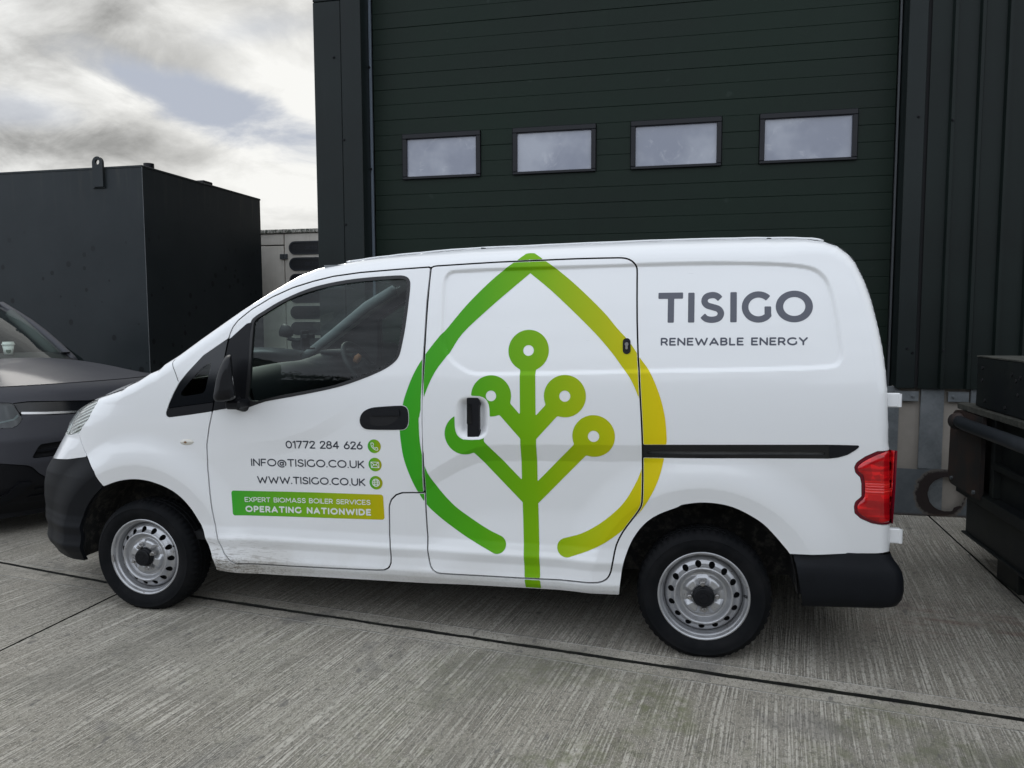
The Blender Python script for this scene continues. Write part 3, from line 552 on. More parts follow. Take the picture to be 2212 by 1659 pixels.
# front: black bumper, white upper bumper, headlamp, grille
res=march(lambda X,Z: mx(pdist(lowblk,X,Z)+.0015,botf(X,Z),-pdist(archF_,X,Z),pdist(front_zone,X,Z)+.001),(SMIN,-.1,.15,.80),.0085,P,flange=.02,extra=-.002)
emit('front_bumper',res,BUMPER,VAN); emit('front_bumper',res,BUMPER,VAN,True)
grl=np.array([(-1.6,.80),(-1.0,.80),(-.92,.84),(-.92,.93),(-1.6,.945)])
res=march(lambda X,Z: mx(pdist(front_zone,X,Z)+.0015,F_out(X,Z),-pdist(lowblk,X,Z)+.0015,-pdist(hl,X,Z)+.001,-pdist(grl,X,Z)),(SMIN,-.3,.68,1.08),.008,P,flange=.014)
emit('upper_bumper',res,WHITE,VAN); emit('upper_bumper',res,WHITE,VAN,True)
res=march(lambda X,Z: pdist(grl,X,Z)+.003,(SMIN,-.85,.78,.96),.012,P,extra=.02); emit('grille',res,BLKP,VAN); emit('grille',res,BLKP,VAN,True)
res=march(lambda X,Z: mx(pdist(hl,X,Z)+.002,F_out(X,Z)),bbox(hl),.008,P,extra=.001,flange=.01)
hl1=emit('headlight',res,LENS,VAN); hl2=emit('headlight',res,LENS,VAN,True)
res=march(lambda X,Z: mx(pdist(hl,X,Z),F_out(X,Z)),bbox(hl),.012,P,extra=.016); emit('headlight_reflector',res,REFL,hl1); emit('headlight_reflector',res,REFL,hl2,True)
# door rail and cap
res=march(lambda X,Z: mx(pdist(rail,X,Z),-pdist(NP('rail_slot'),X,Z)),bbox(rail),.005,P,extra=.001,flange=.03); RL=emit('door_rail',res,GLOSSB,VAN)
res=march(lambda X,Z: pdist(NP('rail_slot'),X,Z)-.01,bbox(NP('rail_slot')),.01,P,extra=.022); emit('rail_track',res,simple('track_metal',(.16,.16,.155),.45,.5,var=.3,scale=30),RL)
res=march(lambda X,Z: pdist(NP('rail_cap'),X,Z),bbox(NP('rail_cap')),.005,P,extra=-.003,flange=.01); emit('rail_end_cap',res,BLKP,RL)
emit('door_rail',march(lambda X,Z: pdist(rail,X,Z),bbox(rail),.012,P,extra=.004),GLOSSB,VAN,True)
# tail lamp
res=march(lambda X,Z: mx(pdist(tail2,X,Z)+.001,X-3.462),bbox(tail2),.004,P,extra=.006,flange=.01); TL=emit('tail_lamp',res,REDD,VAN); emit('tail_lamp',res,REDD,VAN,True)
tr0=NP('tail_red'); tr0=np.vstack([tr0[:-1],[(3.452,.628)],[(3.450,.925)]]); tr_=catmull(tr0[:-2],3); tr_=np.vstack([tr_,[(3.452,.634),(3.452,.926)]])
def bulge(s,z,e=0): 
    d=np.clip(-pdist(tr_,s,z),0,.03); rib=.0012*np.sin((z)*2*np.pi/.011)*((z>.755)&(z<.80)); return P(s,z,e-.010*np.sqrt(np.clip(1-(1-d/.03)**2,0,1))+rib)
res=march(lambda X,Z: pdist(tr_,X,Z),bbox(tr_),.0035,bulge); emit('tail_lamp_lens',res,REDL,TL)
# handles, lock, indicator
res=march(lambda X,Z: pdist(pocket,X,Z),bbox(pocket),.004,P,extra=-.0035,flange=.004); HN=emit('door_handle',res,BLKP,FD)
pin=catmull(NP('door_pocket_in'),3,True)
res=march(lambda X,Z: pdist(pin,X,Z),bbox(pin),.004,P,extra=-.0042); emit('handle_recess',res,LINER,HN)
hb=np.array([(1.2464,1.0185),(1.2464,1.0455),(1.375,1.0473),(1.3783,1.035),(1.3783,1.022)])
res=march(lambda X,Z: pdist(hb,X,Z)-.002,bbox(hb),.004,P,extra=-.009,flange=.006); emit('handle_bar',res,BLKP,HN)
emit('door_handle',march(lambda X,Z: pdist(pocket,X,Z),bbox(pocket),.01,P,extra=-.0035),BLKP,FD2,True)
sh=NP('slide_handle')
def Sflat(s,z,e=0): 
    s=np.asarray(s,float); z=np.asarray(z,float); return np.stack([s,0*s+.020+e,z],-1)
res=march(lambda X,Z: pdist(sh,X,Z),bbox(sh),.003,Sflat,extra=-.014,flange=.03,NS=lambda s,z: np.tile([0,-1.,0],(len(s),1))); SH=emit('slide_handle',res,BLKP,SD)
sl=NP('slide_latch'); res=march(lambda X,Z: pdist(sl,X,Z),bbox(sl),.003,Sflat,extra=-.0165,flange=.004,NS=lambda s,z: np.tile([0,-1.,0],(len(s),1))); emit('handle_latch',res,GLOSSB,SH)
res=march(lambda X,Z: pdist(lock,X,Z),bbox(lock),.003,P,extra=-.004,flange=.006); LK=emit('door_lock',res,BLKP,SD)
lb=MB(); 
q=P(2.3905,1.344)
lb.tube([(2.3905,q[1]-.016,1.3445),(2.3905,q[1]+.002,1.3445)],.0078,14); lb.box((2.386,q[1]-.014,1.322),(2.395,q[1],1.343),.002); lb.build('lock_barrel',STEEL,LK)
res=march(lambda X,Z: pdist(indic,X,Z),bbox(indic),.003,lambda s,z,e=0:P(s,z,e-.006*np.sqrt(np.clip(-pdist(indic,s,z)/.015,0,1))),flange=.006); IN=emit('side_indicator',res,simple('indicator_lens',(.62,.60,.54),.15,Coat_Weight=.8),VAN)
ib=np.array([(.281+.012*math.cos(t),.8655+.008*math.sin(t)) for t in np.linspace(0,6.283,14)[:-1]])
ib=(ib-[.281,.8655])*.65+[.284,.8655]
emit('bulb',march(lambda X,Z: pdist(ib,X,Z),bbox(ib),.003,P,extra=-.0065),simple('amber',(.20,.10,.04),.3),IN)
# hidden inner shell that shows dark through the shut lines
qtb=lambda X,Z: np.minimum(pdist(rub_o,X,Z),np.minimum(pdist(qg,X,Z),pdist(archF_,X,Z)-.0))
res=march(lambda X,Z: mx(F_out(X,Z)+.03,botf(X,Z)+.02,-pdist(rub_o,X,Z)+.002,-pdist(qg,X,Z)+.012,-F_arch(X,Z)-.0),(SMIN,3.45,.2,1.80),.02,P,extra=.03)
emit('inner_shell',res,LINER,VAN); emit('inner_shell',res,LINER,VAN,True)
# wheel arch tubs
for nm,ar in (('F',archF_),('R',archR_)):
    pts=[tuple(p) for p in ar if p[1]>.12]
    if nm=='F':
        pts=sorted(pts,key=lambda p: math.atan2(p[1]-.2,p[0]))
    else: pts=sorted(pts,key=lambda p: math.atan2(p[1]-.2,p[0]-2.73))
    ys=[.0,.03,.12,.24,.34]; n=len(pts)
    for far in (False,True):
        V=[]
        for j,y in enumerate(ys):
            for p in pts:
                a=P(p[0],p[1]); k=1.0+(.02 if j>0 else 0)
                x=a[0]+(p[0]-(0 if nm=='F' else 2.73))*(k-1); yy=max(a[1]+.004,0)+y; z=a[2]+(k-1)*.4*(a[2]>.3)
                V.append((x,1.70-yy if far else yy,z))
        F=[(j*n+i,j*n+i+1,(j+1)*n+i+1,(j+1)*n+i) for j in range(len(ys)-1) for i in range(n-1)]+[tuple((len(ys)-1)*n+i for i in range(n))]
        obj('wheel_arch_liner',V,F,ARCH,VAN,smooth=True)
# loft across: bonnet, windscreen, roof, tail doors
tp=catmull(topl,3); 
def kind(i):
    s,z=tp[i]
    if s<.11: return 'bonnet'
    if s<.80: return 'windscreen'
    if s<3.24 and z>1.7: return 'roof'
    return 'rear_door'
E3=P(tp[:,0],tp[:,1]); NV=41; vv=np.linspace(0,1,NV)
cxx=np.interp(tp[:,0],[-1,.0,.11,.3,.7,.95,3.2,3.3,3.5],[0,-.02,-.10,-.15,-.12,-.02,0,.035,.05]); czz=np.interp(tp[:,0],[-1.4,-.9,-.6,-.3,.1,.5,.9,3.2,3.3,3.5],[.02,.07,.085,.085,.06,.05,.035,.03,.0,0])
wid=np.clip((1.70-2*E3[:,1])/1.5,0,1)**.6
prof_v=(1-np.abs(2*vv-1)**2.6)
G=np.zeros((len(tp),NV,3))
for i in range(len(tp)):
    G[i,:,0]=E3[i,0]+cxx[i]*wid[i]*prof_v; G[i,:,1]=E3[i,1]+(1.70-2*E3[i,1])*vv; G[i,:,2]=E3[i,2]+czz[i]*wid[i]*prof_v
ks=[kind(i) for i in range(len(tp))]; st=0
for i in range(1,len(tp)+1):
    if i==len(tp) or ks[i]!=ks[st]:
        e=min(i+1,len(tp)); sub=G[st:e]; nm=ks[st]
        if nm=='bonnet': MB().tube([tuple(p) for p in sub[:-8,0,:]+np.array([0,-.002,.0])],.0040,6).build('bonnet_seam',LINER,VAN,True)
        obj(nm,sub.reshape(-1,3),grid_faces(e-st,NV)[:,::-1],{'bonnet':WHITE,'windscreen':WSCREEN,'roof':WHITE,'rear_door':WHITE}[nm],VAN,smooth=True); st=i
# raised drip moulding along the roof edge
rm=[E3[i]+np.array([0,.004,.004]) for i in range(len(tp)) if tp[i,0]>1.02 and (tp[i,0]<3.2)]
MB().tube([tuple(p) for p in rm],.0045,8).build('roof_moulding',WHITE,VAN,True)
for s_ in (1.72,2.98):
    z_=np.interp(s_,tp[:,0],tp[:,1]); q=P(s_,z_); MB().box((s_-.012,q[1]+.000,z_+.000),(s_+.012,q[1]+.008,z_+.0050),.0015).build('moulding_clip',BLKP,VAN)
# headliner, floor, bulkhead, underbody
hb_=MB(); hb_.box((.95,.16,1.70),(3.2,1.54,1.712)); hb_.build('headliner',TRIM,VAN)
MB().box((1.62,.12,.35),(1.65,1.58,1.45)).box((1.62,.24,1.45),(1.65,1.46,1.70)).build('bulkhead',TRIM,VAN)
MB().box((.20,.09,.36),(1.62,1.61,.40)).box((-.5,.40,.28),(3.40,1.30,.36)).box((.44,.12,.27),(2.34,1.58,.36)).box((3.10,.12,.33),(3.42,1.58,.40)).build('underbody',LINER,VAN)
MB().box((3.335,.14,.33),(3.36,1.56,1.45)).build('tail_panel',LINER,VAN)
MB().tube([(-.05,.2,.27),(-.05,1.5,.27)],.035).build('axle',LINER,VAN)
MB().tube([(2.725,.2,.27),(2.725,1.5,.27)],.045).build('axle',LINER,VAN)
MB().tube([(2.9,.55,.3),(3.45,.5,.27)],.03).build('exhaust_pipe',LINER,VAN)
# rear bumper: swept round the corner
prf=[(.500,3.462,0.018),(.487,3.466,.014),(.470,3.476,.010),(.449,3.492,.002),(.427,3.503,-.004),(.398,3.509,-.007),(.353,3.511,-.008),(.318,3.506,-.005),(.292,3.492,.003),(.280,3.46,.02),(.276,3.40,.06)]
V=[]; 
pathn=40
for k in range(pathn):
    for (z,xe,yo) in prf:
        Rc=.048
        Lr=.85-(yo+Rc); t=k/(pathn-1)
        # param: 0-.4 side, .4-.8 corner, .8-1 rear
        xs_=np.interp(z,[.28,.49],[3.122,3.082]);
        if t<.4: x=xs_+(xe-Rc-xs_)*t/.4; y=yo
        elif t<.8: a=(t-.4)/.4*math.pi/2; x=xe-Rc+Rc*math.sin(a); y=yo+Rc-Rc*math.cos(a)
        else: x=xe; y=yo+Rc+Lr*(t-.8)/.2
        zt=z
        if x<3.3: zt=z if z<.47 else np.interp(x,[3.085,3.3],[z-.012,z])
        if z<.3: zt=z+ (3.49-x)*-.045
        V.append((x,y,zt))
V=np.array(V); Fg=grid_faces(pathn,len(prf)); o=obj('rear_bumper',V,Fg[:,::-1],BUMPER,VAN,smooth=True)
V2=V.copy(); V2[:,1]=1.70-V2[:,1]; obj('rear_bumper',V2,Fg,BUMPER,VAN,smooth=True)
for z0,z1,x1 in ((1.094,1.151,3.478),(.538,.599,3.500)):
    MB().box((3.425,.055,z0),(x1,.085,z1),.004).tube([(x1-.004,.06,z0+.002),(x1-.004,.06,z1-.002)],.009,10).build('door_hinge',WHITE,VAN,False)
# door mirror
def mirror(far):
    tr=[(0.616,1.295),(0.588,1.284),(0.559,1.237),(0.54,1.187),(0.527,1.131),(0.522,1.099),(0.539,1.083),(0.609,1.090),(0.634,1.103),(0.634,1.126),(0.626,1.194),(0.622,1.269)]
    pr=catmull(tr,3,True); c=np.array([.582,1.185]); V=[]; ys=[-.035,-.050,-.075,-.11,-.15,-.18,-.197,-.204]; sc=[.88,.96,1.0,1.0,1.0,.96,.84,.45]
    for y,k in zip(ys,sc):
        q=c+(pr-c)*k; V+=[(a-(y+.12)*.62,y,b) for a,b in q]
    n=len(pr); F=[(j*n+i,j*n+(i+1)%n,(j+1)*n+(i+1)%n,(j+1)*n+i) for j in range(len(ys)-1) for i in range(n)]+[tuple(range(n)),tuple(range(len(ys)*n-1,(len(ys)-1)*n-1,-1))]
    V=np.array(V,float)
    g_=MB().box((.628,-.185,1.108),(.632,-.055,1.258),.001); g_.v=[(x-(y+.12)*.62-(z-1.108)*.10,y,z) for x,y,z in g_.v]; st=MB().tube([(.600,.02,1.045),(.598,-.03,1.055),(.590,-.06,1.095)],[.030,.026,.022],12)
    st.box((.556,-.09,1.040),(.632,.03,1.082),.010)
    if far:
        V[:,1]=1.70-V[:,1]; F=[f[::-1] for f in F]
        for b in (g_,st): b.v=[(x,1.70-y,z) for x,y,z in b.v]; b.f=[f[::-1] for f in b.f]
    o=obj('door_mirror',V,F,BLKP,VAN,smooth=True); autosmooth(o,50)
    g_.build('mirror_glass',simple('mirror_silver',(.8,.8,.8),.02,1.0),o); st.build('mirror_arm',BLKP,o)
mirror(False); mirror(True)
# ---- wheels ----
holes=[(.1375*math.cos(2*math.pi*(i+.35)/15),.1375*math.sin(2*math.pi*(i+.35)/15)) for i in range(15)]
dr=[0,.03,.05,.075,.083,.090,.098,.106,.112,.118,.123,.128,.137,.145,.152,.158,.162,.166,.19]; dd=[12,12,12,13,17,27,28,20,8,1,2,11,22,26,30,37,46,55,70]
def wheel_y(x,z,e=0):
    r=np.hypot(x,z); a=np.arctan2(z,x); d=np.interp(r,dr,dd)/1000.; lob=np.cos(4*(a-math.pi*.30)); w=np.clip((r-.040)/.012,0,1)*np.clip((.092-r)/.010,0,1)
    d=d-.008*w*np.clip(lob*2,-1,1); return np.stack([x,d+e,z],-1)
discm=march(lambda X,Z: mx(np.hypot(X,Z)-.168,np.hypot(X,Z)*-1+.02,*[.0132-np.hypot(X-a,Z-b) for a,b in holes]),(-.17,.17,-.17,.17),.003,wheel_y,flange=.004)
rimp=[(.170,.030),(.168,.055),(.1655,.060),(.1655,.052),(.168,.038),(.1725,.026),(.1735,.021),(.1775,.0195),(.1795,.015),(.1815,.006),(.1845,.001),(.1885,-.002),(.1925,-.001),(.1945,.003),(.1945,.008),(.190,.012)]
tp_=[(.186,.012),(.189,.004),(.1945,.0005),(.200,-.002),(.208,-.007),(.222,-.013),(.236,-.0155),(.248,-.0145),(.2505,-.0155),(.2525,-.013),(.262,-.006),(.270,.003),(.2755,.010),(.279,.017),(.2825,.026),(.283,.030),(.283,.048),(.2775,.050),(.2775,.056),(.283,.058),(.2835,.078),(.278,.080),(.278,.087),(.2835,.089),(.2835,.108),(.278,.110),(.278,.116),(.283,.118),(.2825,.140),(.277,.152),(.262,.166),(.236,.172),(.20,.165),(.186,.15)]
def make_wheel(cx,far,rot):
    cz=.2690; root=bpy.data.objects.new('wheel',None); COL.objects.link(root); root.parent=VAN; 
    def tf(V): 
        V=np.array(V,float); c,s=math.cos(rot),math.sin(rot); x=V[:,0]*c-V[:,2]*s; z=V[:,0]*s+V[:,2]*c; y=V[:,1]+.035
        if far: y=1.70-y
        return np.stack([x+cx,y,z+cz],-1)
    def put(name,V,F,m,sm=True,N=None):
        V=tf(V); F=np.array(F) if len({len(f) for f in F})==1 else F
        if far: F=F[:,::-1] if isinstance(F,np.ndarray) else [f[::-1] for f in F]
        if N is not None:
            N=np.array(N); c,s=math.cos(rot),math.sin(rot); N=np.stack([N[:,0]*c-N[:,2]*s,N[:,1]*(-1 if far else 1),N[:,0]*s+N[:,2]*c],-1)
        return obj(name,V,F,m,root,sm,N)
    nseg=168
    def rm(i,j,r,a):
        if 10<=j<=30 and r>.262:
            ph=(i+(j%3))%3
            if j in (12,13,14,15,16,27,28,29) : return r-(.0055 if i%3==0 else 0)
            if j in (19,20,23,24): return r-(.003 if (i+1)%3==0 else 0)
        return r
    V,F=lathe_y(tp_,0,0,nseg,rm); V=tf(V); V[:,2]=np.where(V[:,2]<.0015,.0015,V[:,2]); F=F if not far else F[:,::-1]
    t=obj('tyre',V,F[:,::-1],TYRE,root,smooth=True); autosmooth(t,40)
    V,F=lathe_y(rimp,0,0,96); autosmooth(put('rim',V,F[:,::-1],WHEEL),60)
    put('wheel_disc',discm[0],discm[1],WHEEL,True,discm[2])
    V,F=lathe_y([(0,.055),(.16,.055),(.168,.05)],0,0,32); put('brake_drum',V,F[:,::-1],LINER)
    cap=[(.046,.014),(.0455,-.002),(.0445,-.006),(.0405,-.0085),(.040,-.018),(.037,-.0215),(.025,-.0222),(.0245,-.0210),(.0205,-.0210),(.020,-.0222),(0,-.0222)]
    V,F=lathe_y(cap,0,0,40); h=put('hub_cap',V,F[:,::-1],BLKP); autosmooth(h,35)
    b=MB().box((-.026,-.0236,-.0022),(.026,-.021,.0022)); c_,s_=math.cos(.45),math.sin(.45); b.v=[(x*c_-z*s_,y,x*s_+z*c_) for x,y,z in b.v]; put('cap_bar',b.v,b.f,BLKP,False)
    for q in range(4):
        a=math.pi/2*q+math.pi*.30+math.pi/4; x,z=.057*math.cos(a),.057*math.sin(a)
        prf_=[(.0125,.010),(.0125,.002),(.0105,-.004),(.0105,-.010),(.0085,-.012),(.0065,-.012),(.0062,-.020),(.005,-.022),(0,-.022)]
        V,F=lathe_y(prf_,x,z,6 if False else 14); autosmooth(put('wheel_nut',V,F[:,::-1],STEEL),35)
    b=MB().tube([(.168,.024,.02),(.176,.006,.022)],[.005,.006],8); put('valve',b.v,b.f,RUB)
    if cx<1 and not far:
        b=MB().box((-.184,-.004,.010),(-.176,.006,.045),.001); put('balance_weight',b.v,b.f,STEEL,False)
    return root
make_wheel(0.0,False,.25); make_wheel(2.725,False,-.08); make_wheel(0.0,True,.9); make_wheel(2.725,True,1.3)
# ---- cab ----
def dash_sec(y):
    hump=max(0,1-abs(y-1.24)/.26)**.5 if abs(y-1.24)<.26 else 0
    mid=math.exp(-((y-.85)/.55)**2)
    return [(-.05,1.02),(.05,1.15+.02*mid),(.22,1.185+.03*mid),(.36,1.205+.035*mid),(.44,1.21+.03*mid+.06*hump),(.53,1.19+.02*mid+.075*hump),(.585,1.15+.05*hump),(.60,1.08),(.56,.95),(.60,.86),(.58,.60),(.45,.45)]
ys=np.linspace(.10,1.60,46); V=[]
for y in ys: V+=[(x+.0,y,z-.03) for x,z in dash_sec(y)]
autosmooth(obj('dashboard',V,grid_faces(len(ys),12),DASH,VAN,smooth=True),40)
st=MB(); th=np.linspace(0,2*math.pi,33)[:-1]; c0=Vector((.665,1.27,1.15)); ax=Vector((.82,0,.57)).normalized(); e1=Vector((0,1,0)); e2=ax.cross(e1)
ring=[c0+(e1*math.cos(t)+e2*math.sin(t))*.185 for t in th]; st.tube([tuple(p) for p in ring]+[tuple(ring[0])],.017,10,False)
SW=st.build('steering_wheel',DASH,VAN,True)
b=MB(); 
for t in (math.pi,0,-math.pi/2,): b.tube([tuple(c0),tuple(c0+(e1*math.cos(t)+e2*math.sin(t))*.18)],.017,8)
b.tube([tuple(c0-ax*.25),tuple(c0+ax*.0)],[.04,.05],12); b.tube([tuple(c0-ax*.02),tuple(c0+ax*.03)],[.075,.062],16); b.build('wheel_hub',DASH,SW,True)
b=MB(); b.tube([(.64,1.20,1.19),(.648,1.22,1.215),(.66,1.23,1.235)],[.018,.024,.016],10); b.build('column_cover',simple('orange_leather',(.30,.12,.05),.6),SW,True)
MB().box((.44,1.12,1.245),(.60,1.40,1.268),.008).build('instrument_hood',DASH,VAN)
for y0 in (.22,1.02):
    b=MB(); b.box((1.0,y0,.45),(1.50,y0+.48,.74),.05); b.v+=[]; 
    s=b.build('seat',SEAT,VAN); autosmooth(s,60)
    b=MB(); b.box((1.42,y0+.02,.70),(1.56,y0+.46,1.27),.05); autosmooth(b.build('backrest',SEAT,s),60)
# far-side pillar trim inside
b=MB(); b.tube([(.10,1.57,1.20),(.35,1.545,1.37),(.60,1.51,1.545),(.80,1.47,1.645)],[.028,.032,.034,.034],10); b.build('pillar_trim',TRIM,VAN,True)
b=MB(); b.box((.60,1.60,.98),(1.42,1.64,1.06),.01); b.build('door_card',TRIM,VAN)
# ================= printed film on the near side =================
def seg_sdf(segs,X,Z):
    d=np.full(X.shape,1e9)
    for (a,b) in segs:
        ux,uz=b[0]-a[0],b[1]-a[1]; q=np.clip(((X-a[0])*ux+(Z-a[1])*uz)/(ux*ux+uz*uz+1e-18),0,1); d=np.minimum(d,(X-a[0]-q*ux)**2+(Z-a[1]-q*uz)**2)
    return np.sqrt(d)
def poly_segs(pl): return list(zip(pl[:-1],pl[1:]))
def arc(cx,cy,rx,ry,a0,a1,n=14): return [(cx+rx*math.cos(R_(a0+(a1-a0)*i/n)),cy+ry*math.sin(R_(a0+(a1-a0)*i/n))) for i in range(n+1)]
Scv=[(.62,.84),(.50,.96),(.33,1.0),(.13,.93),(.06,.75),(.15,.59),(.36,.51),(.56,.43),(.65,.26),(.57,.07),(.35,0),(.13,.04),(.0,.17)]
GL={'A':(.86,[[(0,0),(.43,1),(.86,0)],[(.17,.28),(.69,.28)]]),'B':(.62,[[(0,0),(0,1),(.36,1)]+arc(.36,.76,.22,.24,90,-90)[1:]+[(0,.52)],[(.36,.52)]+arc(.36,.26,.26,.26,90,-90)[1:]+[(0,0)]]),
'C':(.84,[arc(.5,.5,.5,.5,48,312,24)]),'D':(.8,[[(0,0),(0,1),(.32,1)]+arc(.32,.5,.48,.5,90,-90,18)+[(0,0)]]),'E':(.56,[[(.56,0),(0,0),(0,1),(.56,1)],[(0,.51),(.48,.51)]]),'F':(.54,[[(0,0),(0,1),(.54,1)],[(0,.48),(.46,.48)]]),
'G':(.9,[arc(.5,.5,.5,.5,52,318,24)+[(.89,.2),(.89,.40)]]),'I':(.0,[[(0,0),(0,1)]]),'K':(.66,[[(0,0),(0,1)],[(.62,1),(0,.38)],[(.2,.56),(.66,0)]]),'L':(.5,[[(0,1),(0,0),(.5,0)]]),
'M':(.92,[[(0,0),(.06,1),(.46,.35),(.86,1),(.92,0)]]),'N':(.72,[[(0,0),(0,1),(.72,0),(.72,1)]]),'O':(1.0,[arc(.5,.5,.5,.5,0,360,32)]),'P':(.6,[[(0,0),(0,1),(.34,1)]+arc(.34,.71,.27,.29,90,-90)[1:]+[(0,.42)]]),
'R':(.62,[[(0,0),(0,1),(.34,1)]+arc(.34,.71,.27,.29,90,-90)[1:]+[(0,.42)],[(.36,.42),(.62,0)]]),'S':(.65,[[tuple(p) for p in catmull(Scv,4)]]),'T':(.72,[[(0,1),(.72,1)],[(.36,1),(.36,0)]]),'U':(.74,[[(0,1),(0,.37)]+arc(.37,.37,.37,.37,180,360)+[(.74,1)]]),
'V':(.84,[[(0,1),(.42,0),(.84,1)]]),'W':(1.24,[[(0,1),(.30,0),(.62,.85),(.94,0),(1.24,1)]]),'X':(.7,[[(0,0),(.7,1)],[(0,1),(.7,0)]]),'Y':(.76,[[(0,1),(.38,.46),(.76,1)],[(.38,.46),(.38,0)]]),
'0':(.66,[arc(.33,.5,.33,.5,0,360,24)]),'1':(.22,[[(0,.86),(.22,1),(.22,0)]]),'7':(.6,[[(0,1),(.6,1),(.2,0)]]),'2':(.56,[[tuple(p) for p in catmull([(.0,.78),(.08,.95),(.28,1),(.5,.93),(.53,.72),(.4,.5),(.0,.0)],4)]+[(.58,0)]]),
'8':(.6,[arc(.3,.76,.24,.24,0,360,18),arc(.3,.26,.3,.27,0,360,20)]),'4':(.66,[[(.48,0),(.48,1),(0,.28),(.66,.28)]]),'6':(.6,[arc(.3,.3,.3,.3,0,360,20),[(.04,.42),(.38,1)]]),'.':(.0,[[(0,.0),(0,.005)]]),
'@':(1.0,[arc(.5,.38,.5,.5,-20,-320,30)[::-1],arc(.5,.38,.21,.22,0,360,16),[(.73,.62),(.73,.22)]]),' ':(.30,[])}
GL['@']=(1.0,[arc(.5,.36,.5,.52,300,-30,30)[::1],arc(.47,.34,.2,.22,0,360,16),[(.68,.58),(.68,.16)]])
def layout(text,sp):
    x=0; out=[]
    for ch in text:
        w,st=GL[ch]; out.append((x,st)); x+=w+sp
    return out,x-sp
def cutgap(X,Z,base=0.0):
    return mx(g+.0012-np.abs(F_fd(X,Z)),g+.0012-np.abs(F_sd(X,Z)))
def text(name,txt,bl,br,ht,sw,mat,parent,sp=.30,extra=-.0008,h=.0016,label=None,words=False):
    """bl, br: base line ends; ht cap height; sw stroke width"""
    lay,tot=layout(txt,sp); bl=np.array(bl); br=np.array(br); hh=ht-sw; L=br[0]-bl[0]-sw; k=L/(tot)  # metres per unit across
    def mp(p): x=bl[0]+sw/2+p[0]*k; return (x, bl[1]+sw/2+(br[1]-bl[1])*(x-bl[0])/(br[0]-bl[0])+p[1]*hh)
    segs=[]
    for x,st in lay:
        for pl in st: segs.append([mp((x+a,b)) for a,b in pl])
    Vs=[];Fs=[];Ns=[];n=0
    # letters one at a time keeps the grids small
    for (x,st) in lay:
        if not st:
            if words and Vs: obj(name,np.concatenate(Vs),np.concatenate(Fs),mat,parent,N=np.concatenate(Ns)); Vs=[];Fs=[];Ns=[];n=0
            continue
        sg=[]
        for pl in st: sg+=poly_segs([mp((x+a,b)) for a,b in pl])
        a=np.array([p for s in sg for p in s]); bx=(a[:,0].min()-sw,a[:,0].max()+sw,a[:,1].min()-sw,a[:,1].max()+sw)
        r=march(lambda X,Z: seg_sdf(sg,X,Z)-sw/2,bx,h,P,extra=extra)
        if r is None: continue
        Vs.append(r[0]);Fs.append(r[1]+n);Ns.append(r[2]); n+=len(r[0])
    o=obj(name,np.concatenate(Vs),np.concatenate(Fs),mat,parent,N=np.concatenate(Ns))
    return o
def tx(name,key,txt,sw,mat,parent,**k):
    q=NP(key); ht=np.hypot(*(q[2]-q[0])); return text(name,txt,q[0],q[1],ht,sw,mat,parent,**k)
tx('phone_number_lettering','t_phone','01772 284 626',.0062,DGREY,FD,sp=.22)
tx('email_lettering','t_mail','INFO@TISIGO.CO.UK',.0060,DGREY,FD,sp=.26)
tx('web_lettering','t_www','WWW.TISIGO.CO.UK',.0060,DGREY,FD,sp=.26)
bn=NP('banner')
BANN=emit('banner_panel',march(lambda X,Z: pdist(np.array([bn[0]+(.012,-.012),bn[1]+(-.012,-.012),bn[2]+(-.012,.012),bn[3]+(.012,.012)]),X,Z)-.012,bbox(bn),.005,P,extra=-.0007),BAN,FD)
tx('banner_lettering','t_exp','EXPERT BIOMASS BOILER SERVICES',.0040,WFILM,FD,sp=.24,extra=-.0015,h=.0012)
tx('banner_lettering','t_oper','OPERATING NATIONWIDE',.0076,WFILM,FD,sp=.42,extra=-.0015,h=.0014)
# circles with phone, envelope, globe
ic=NP('icons')
for i,nm in enumerate(('phone_symbol','envelope_symbol','globe_symbol')):
    c=ic[2*i]; r=.0318
    d=emit('round_badge',march(lambda X,Z: np.hypot(X-c[0],Z-c[1])-r,(c[0]-.04,c[0]+.04,c[1]-.04,c[1]+.04),.003,P,extra=-.0007),ICO,FD)
    def q(pl): return [(c[0]+a*r,c[1]+b*r) for a,b in pl]
    if i==0: segs=poly_segs(q([(-.48,.45),(-.28,.50),(-.12,.42),(-.08,.22),(-.22,.08),(-.08,-.15),(.14,-.30),(.28,-.16),(.48,-.20),(.56,-.40),(.50,-.55),(.25,-.55),(-.1,-.38),(-.38,-.08),(-.50,.25),(-.48,.45)]))
    elif i==1: segs=poly_segs(q([(-.62,.36),(.56,.36),(.60,-.44),(-.56,-.44),(-.62,.36),(0,-.10),(.56,.36)]))+poly_segs(q([(-.56,-.44),(-.18,-.02)]))+poly_segs(q([(.60,-.44),(.18,-.02)]))
    else: segs=poly_segs(q(arc(0,0,.55,.55,0,360,24)))+poly_segs(q(arc(0,0,.27,.55,0,360,20)))+poly_segs(q([(-.55,0),(.55,0)]))+poly_segs(q([(-.48,.27),(.48,.27)]))+poly_segs(q([(-.48,-.27),(.48,-.27)]))
    emit(nm,march(lambda X,Z: seg_sdf(segs,X,Z)-.0016,(c[0]-.04,c[0]+.04,c[1]-.04,c[1]+.04),.0013,P,extra=-.0015),WFILM,FD)
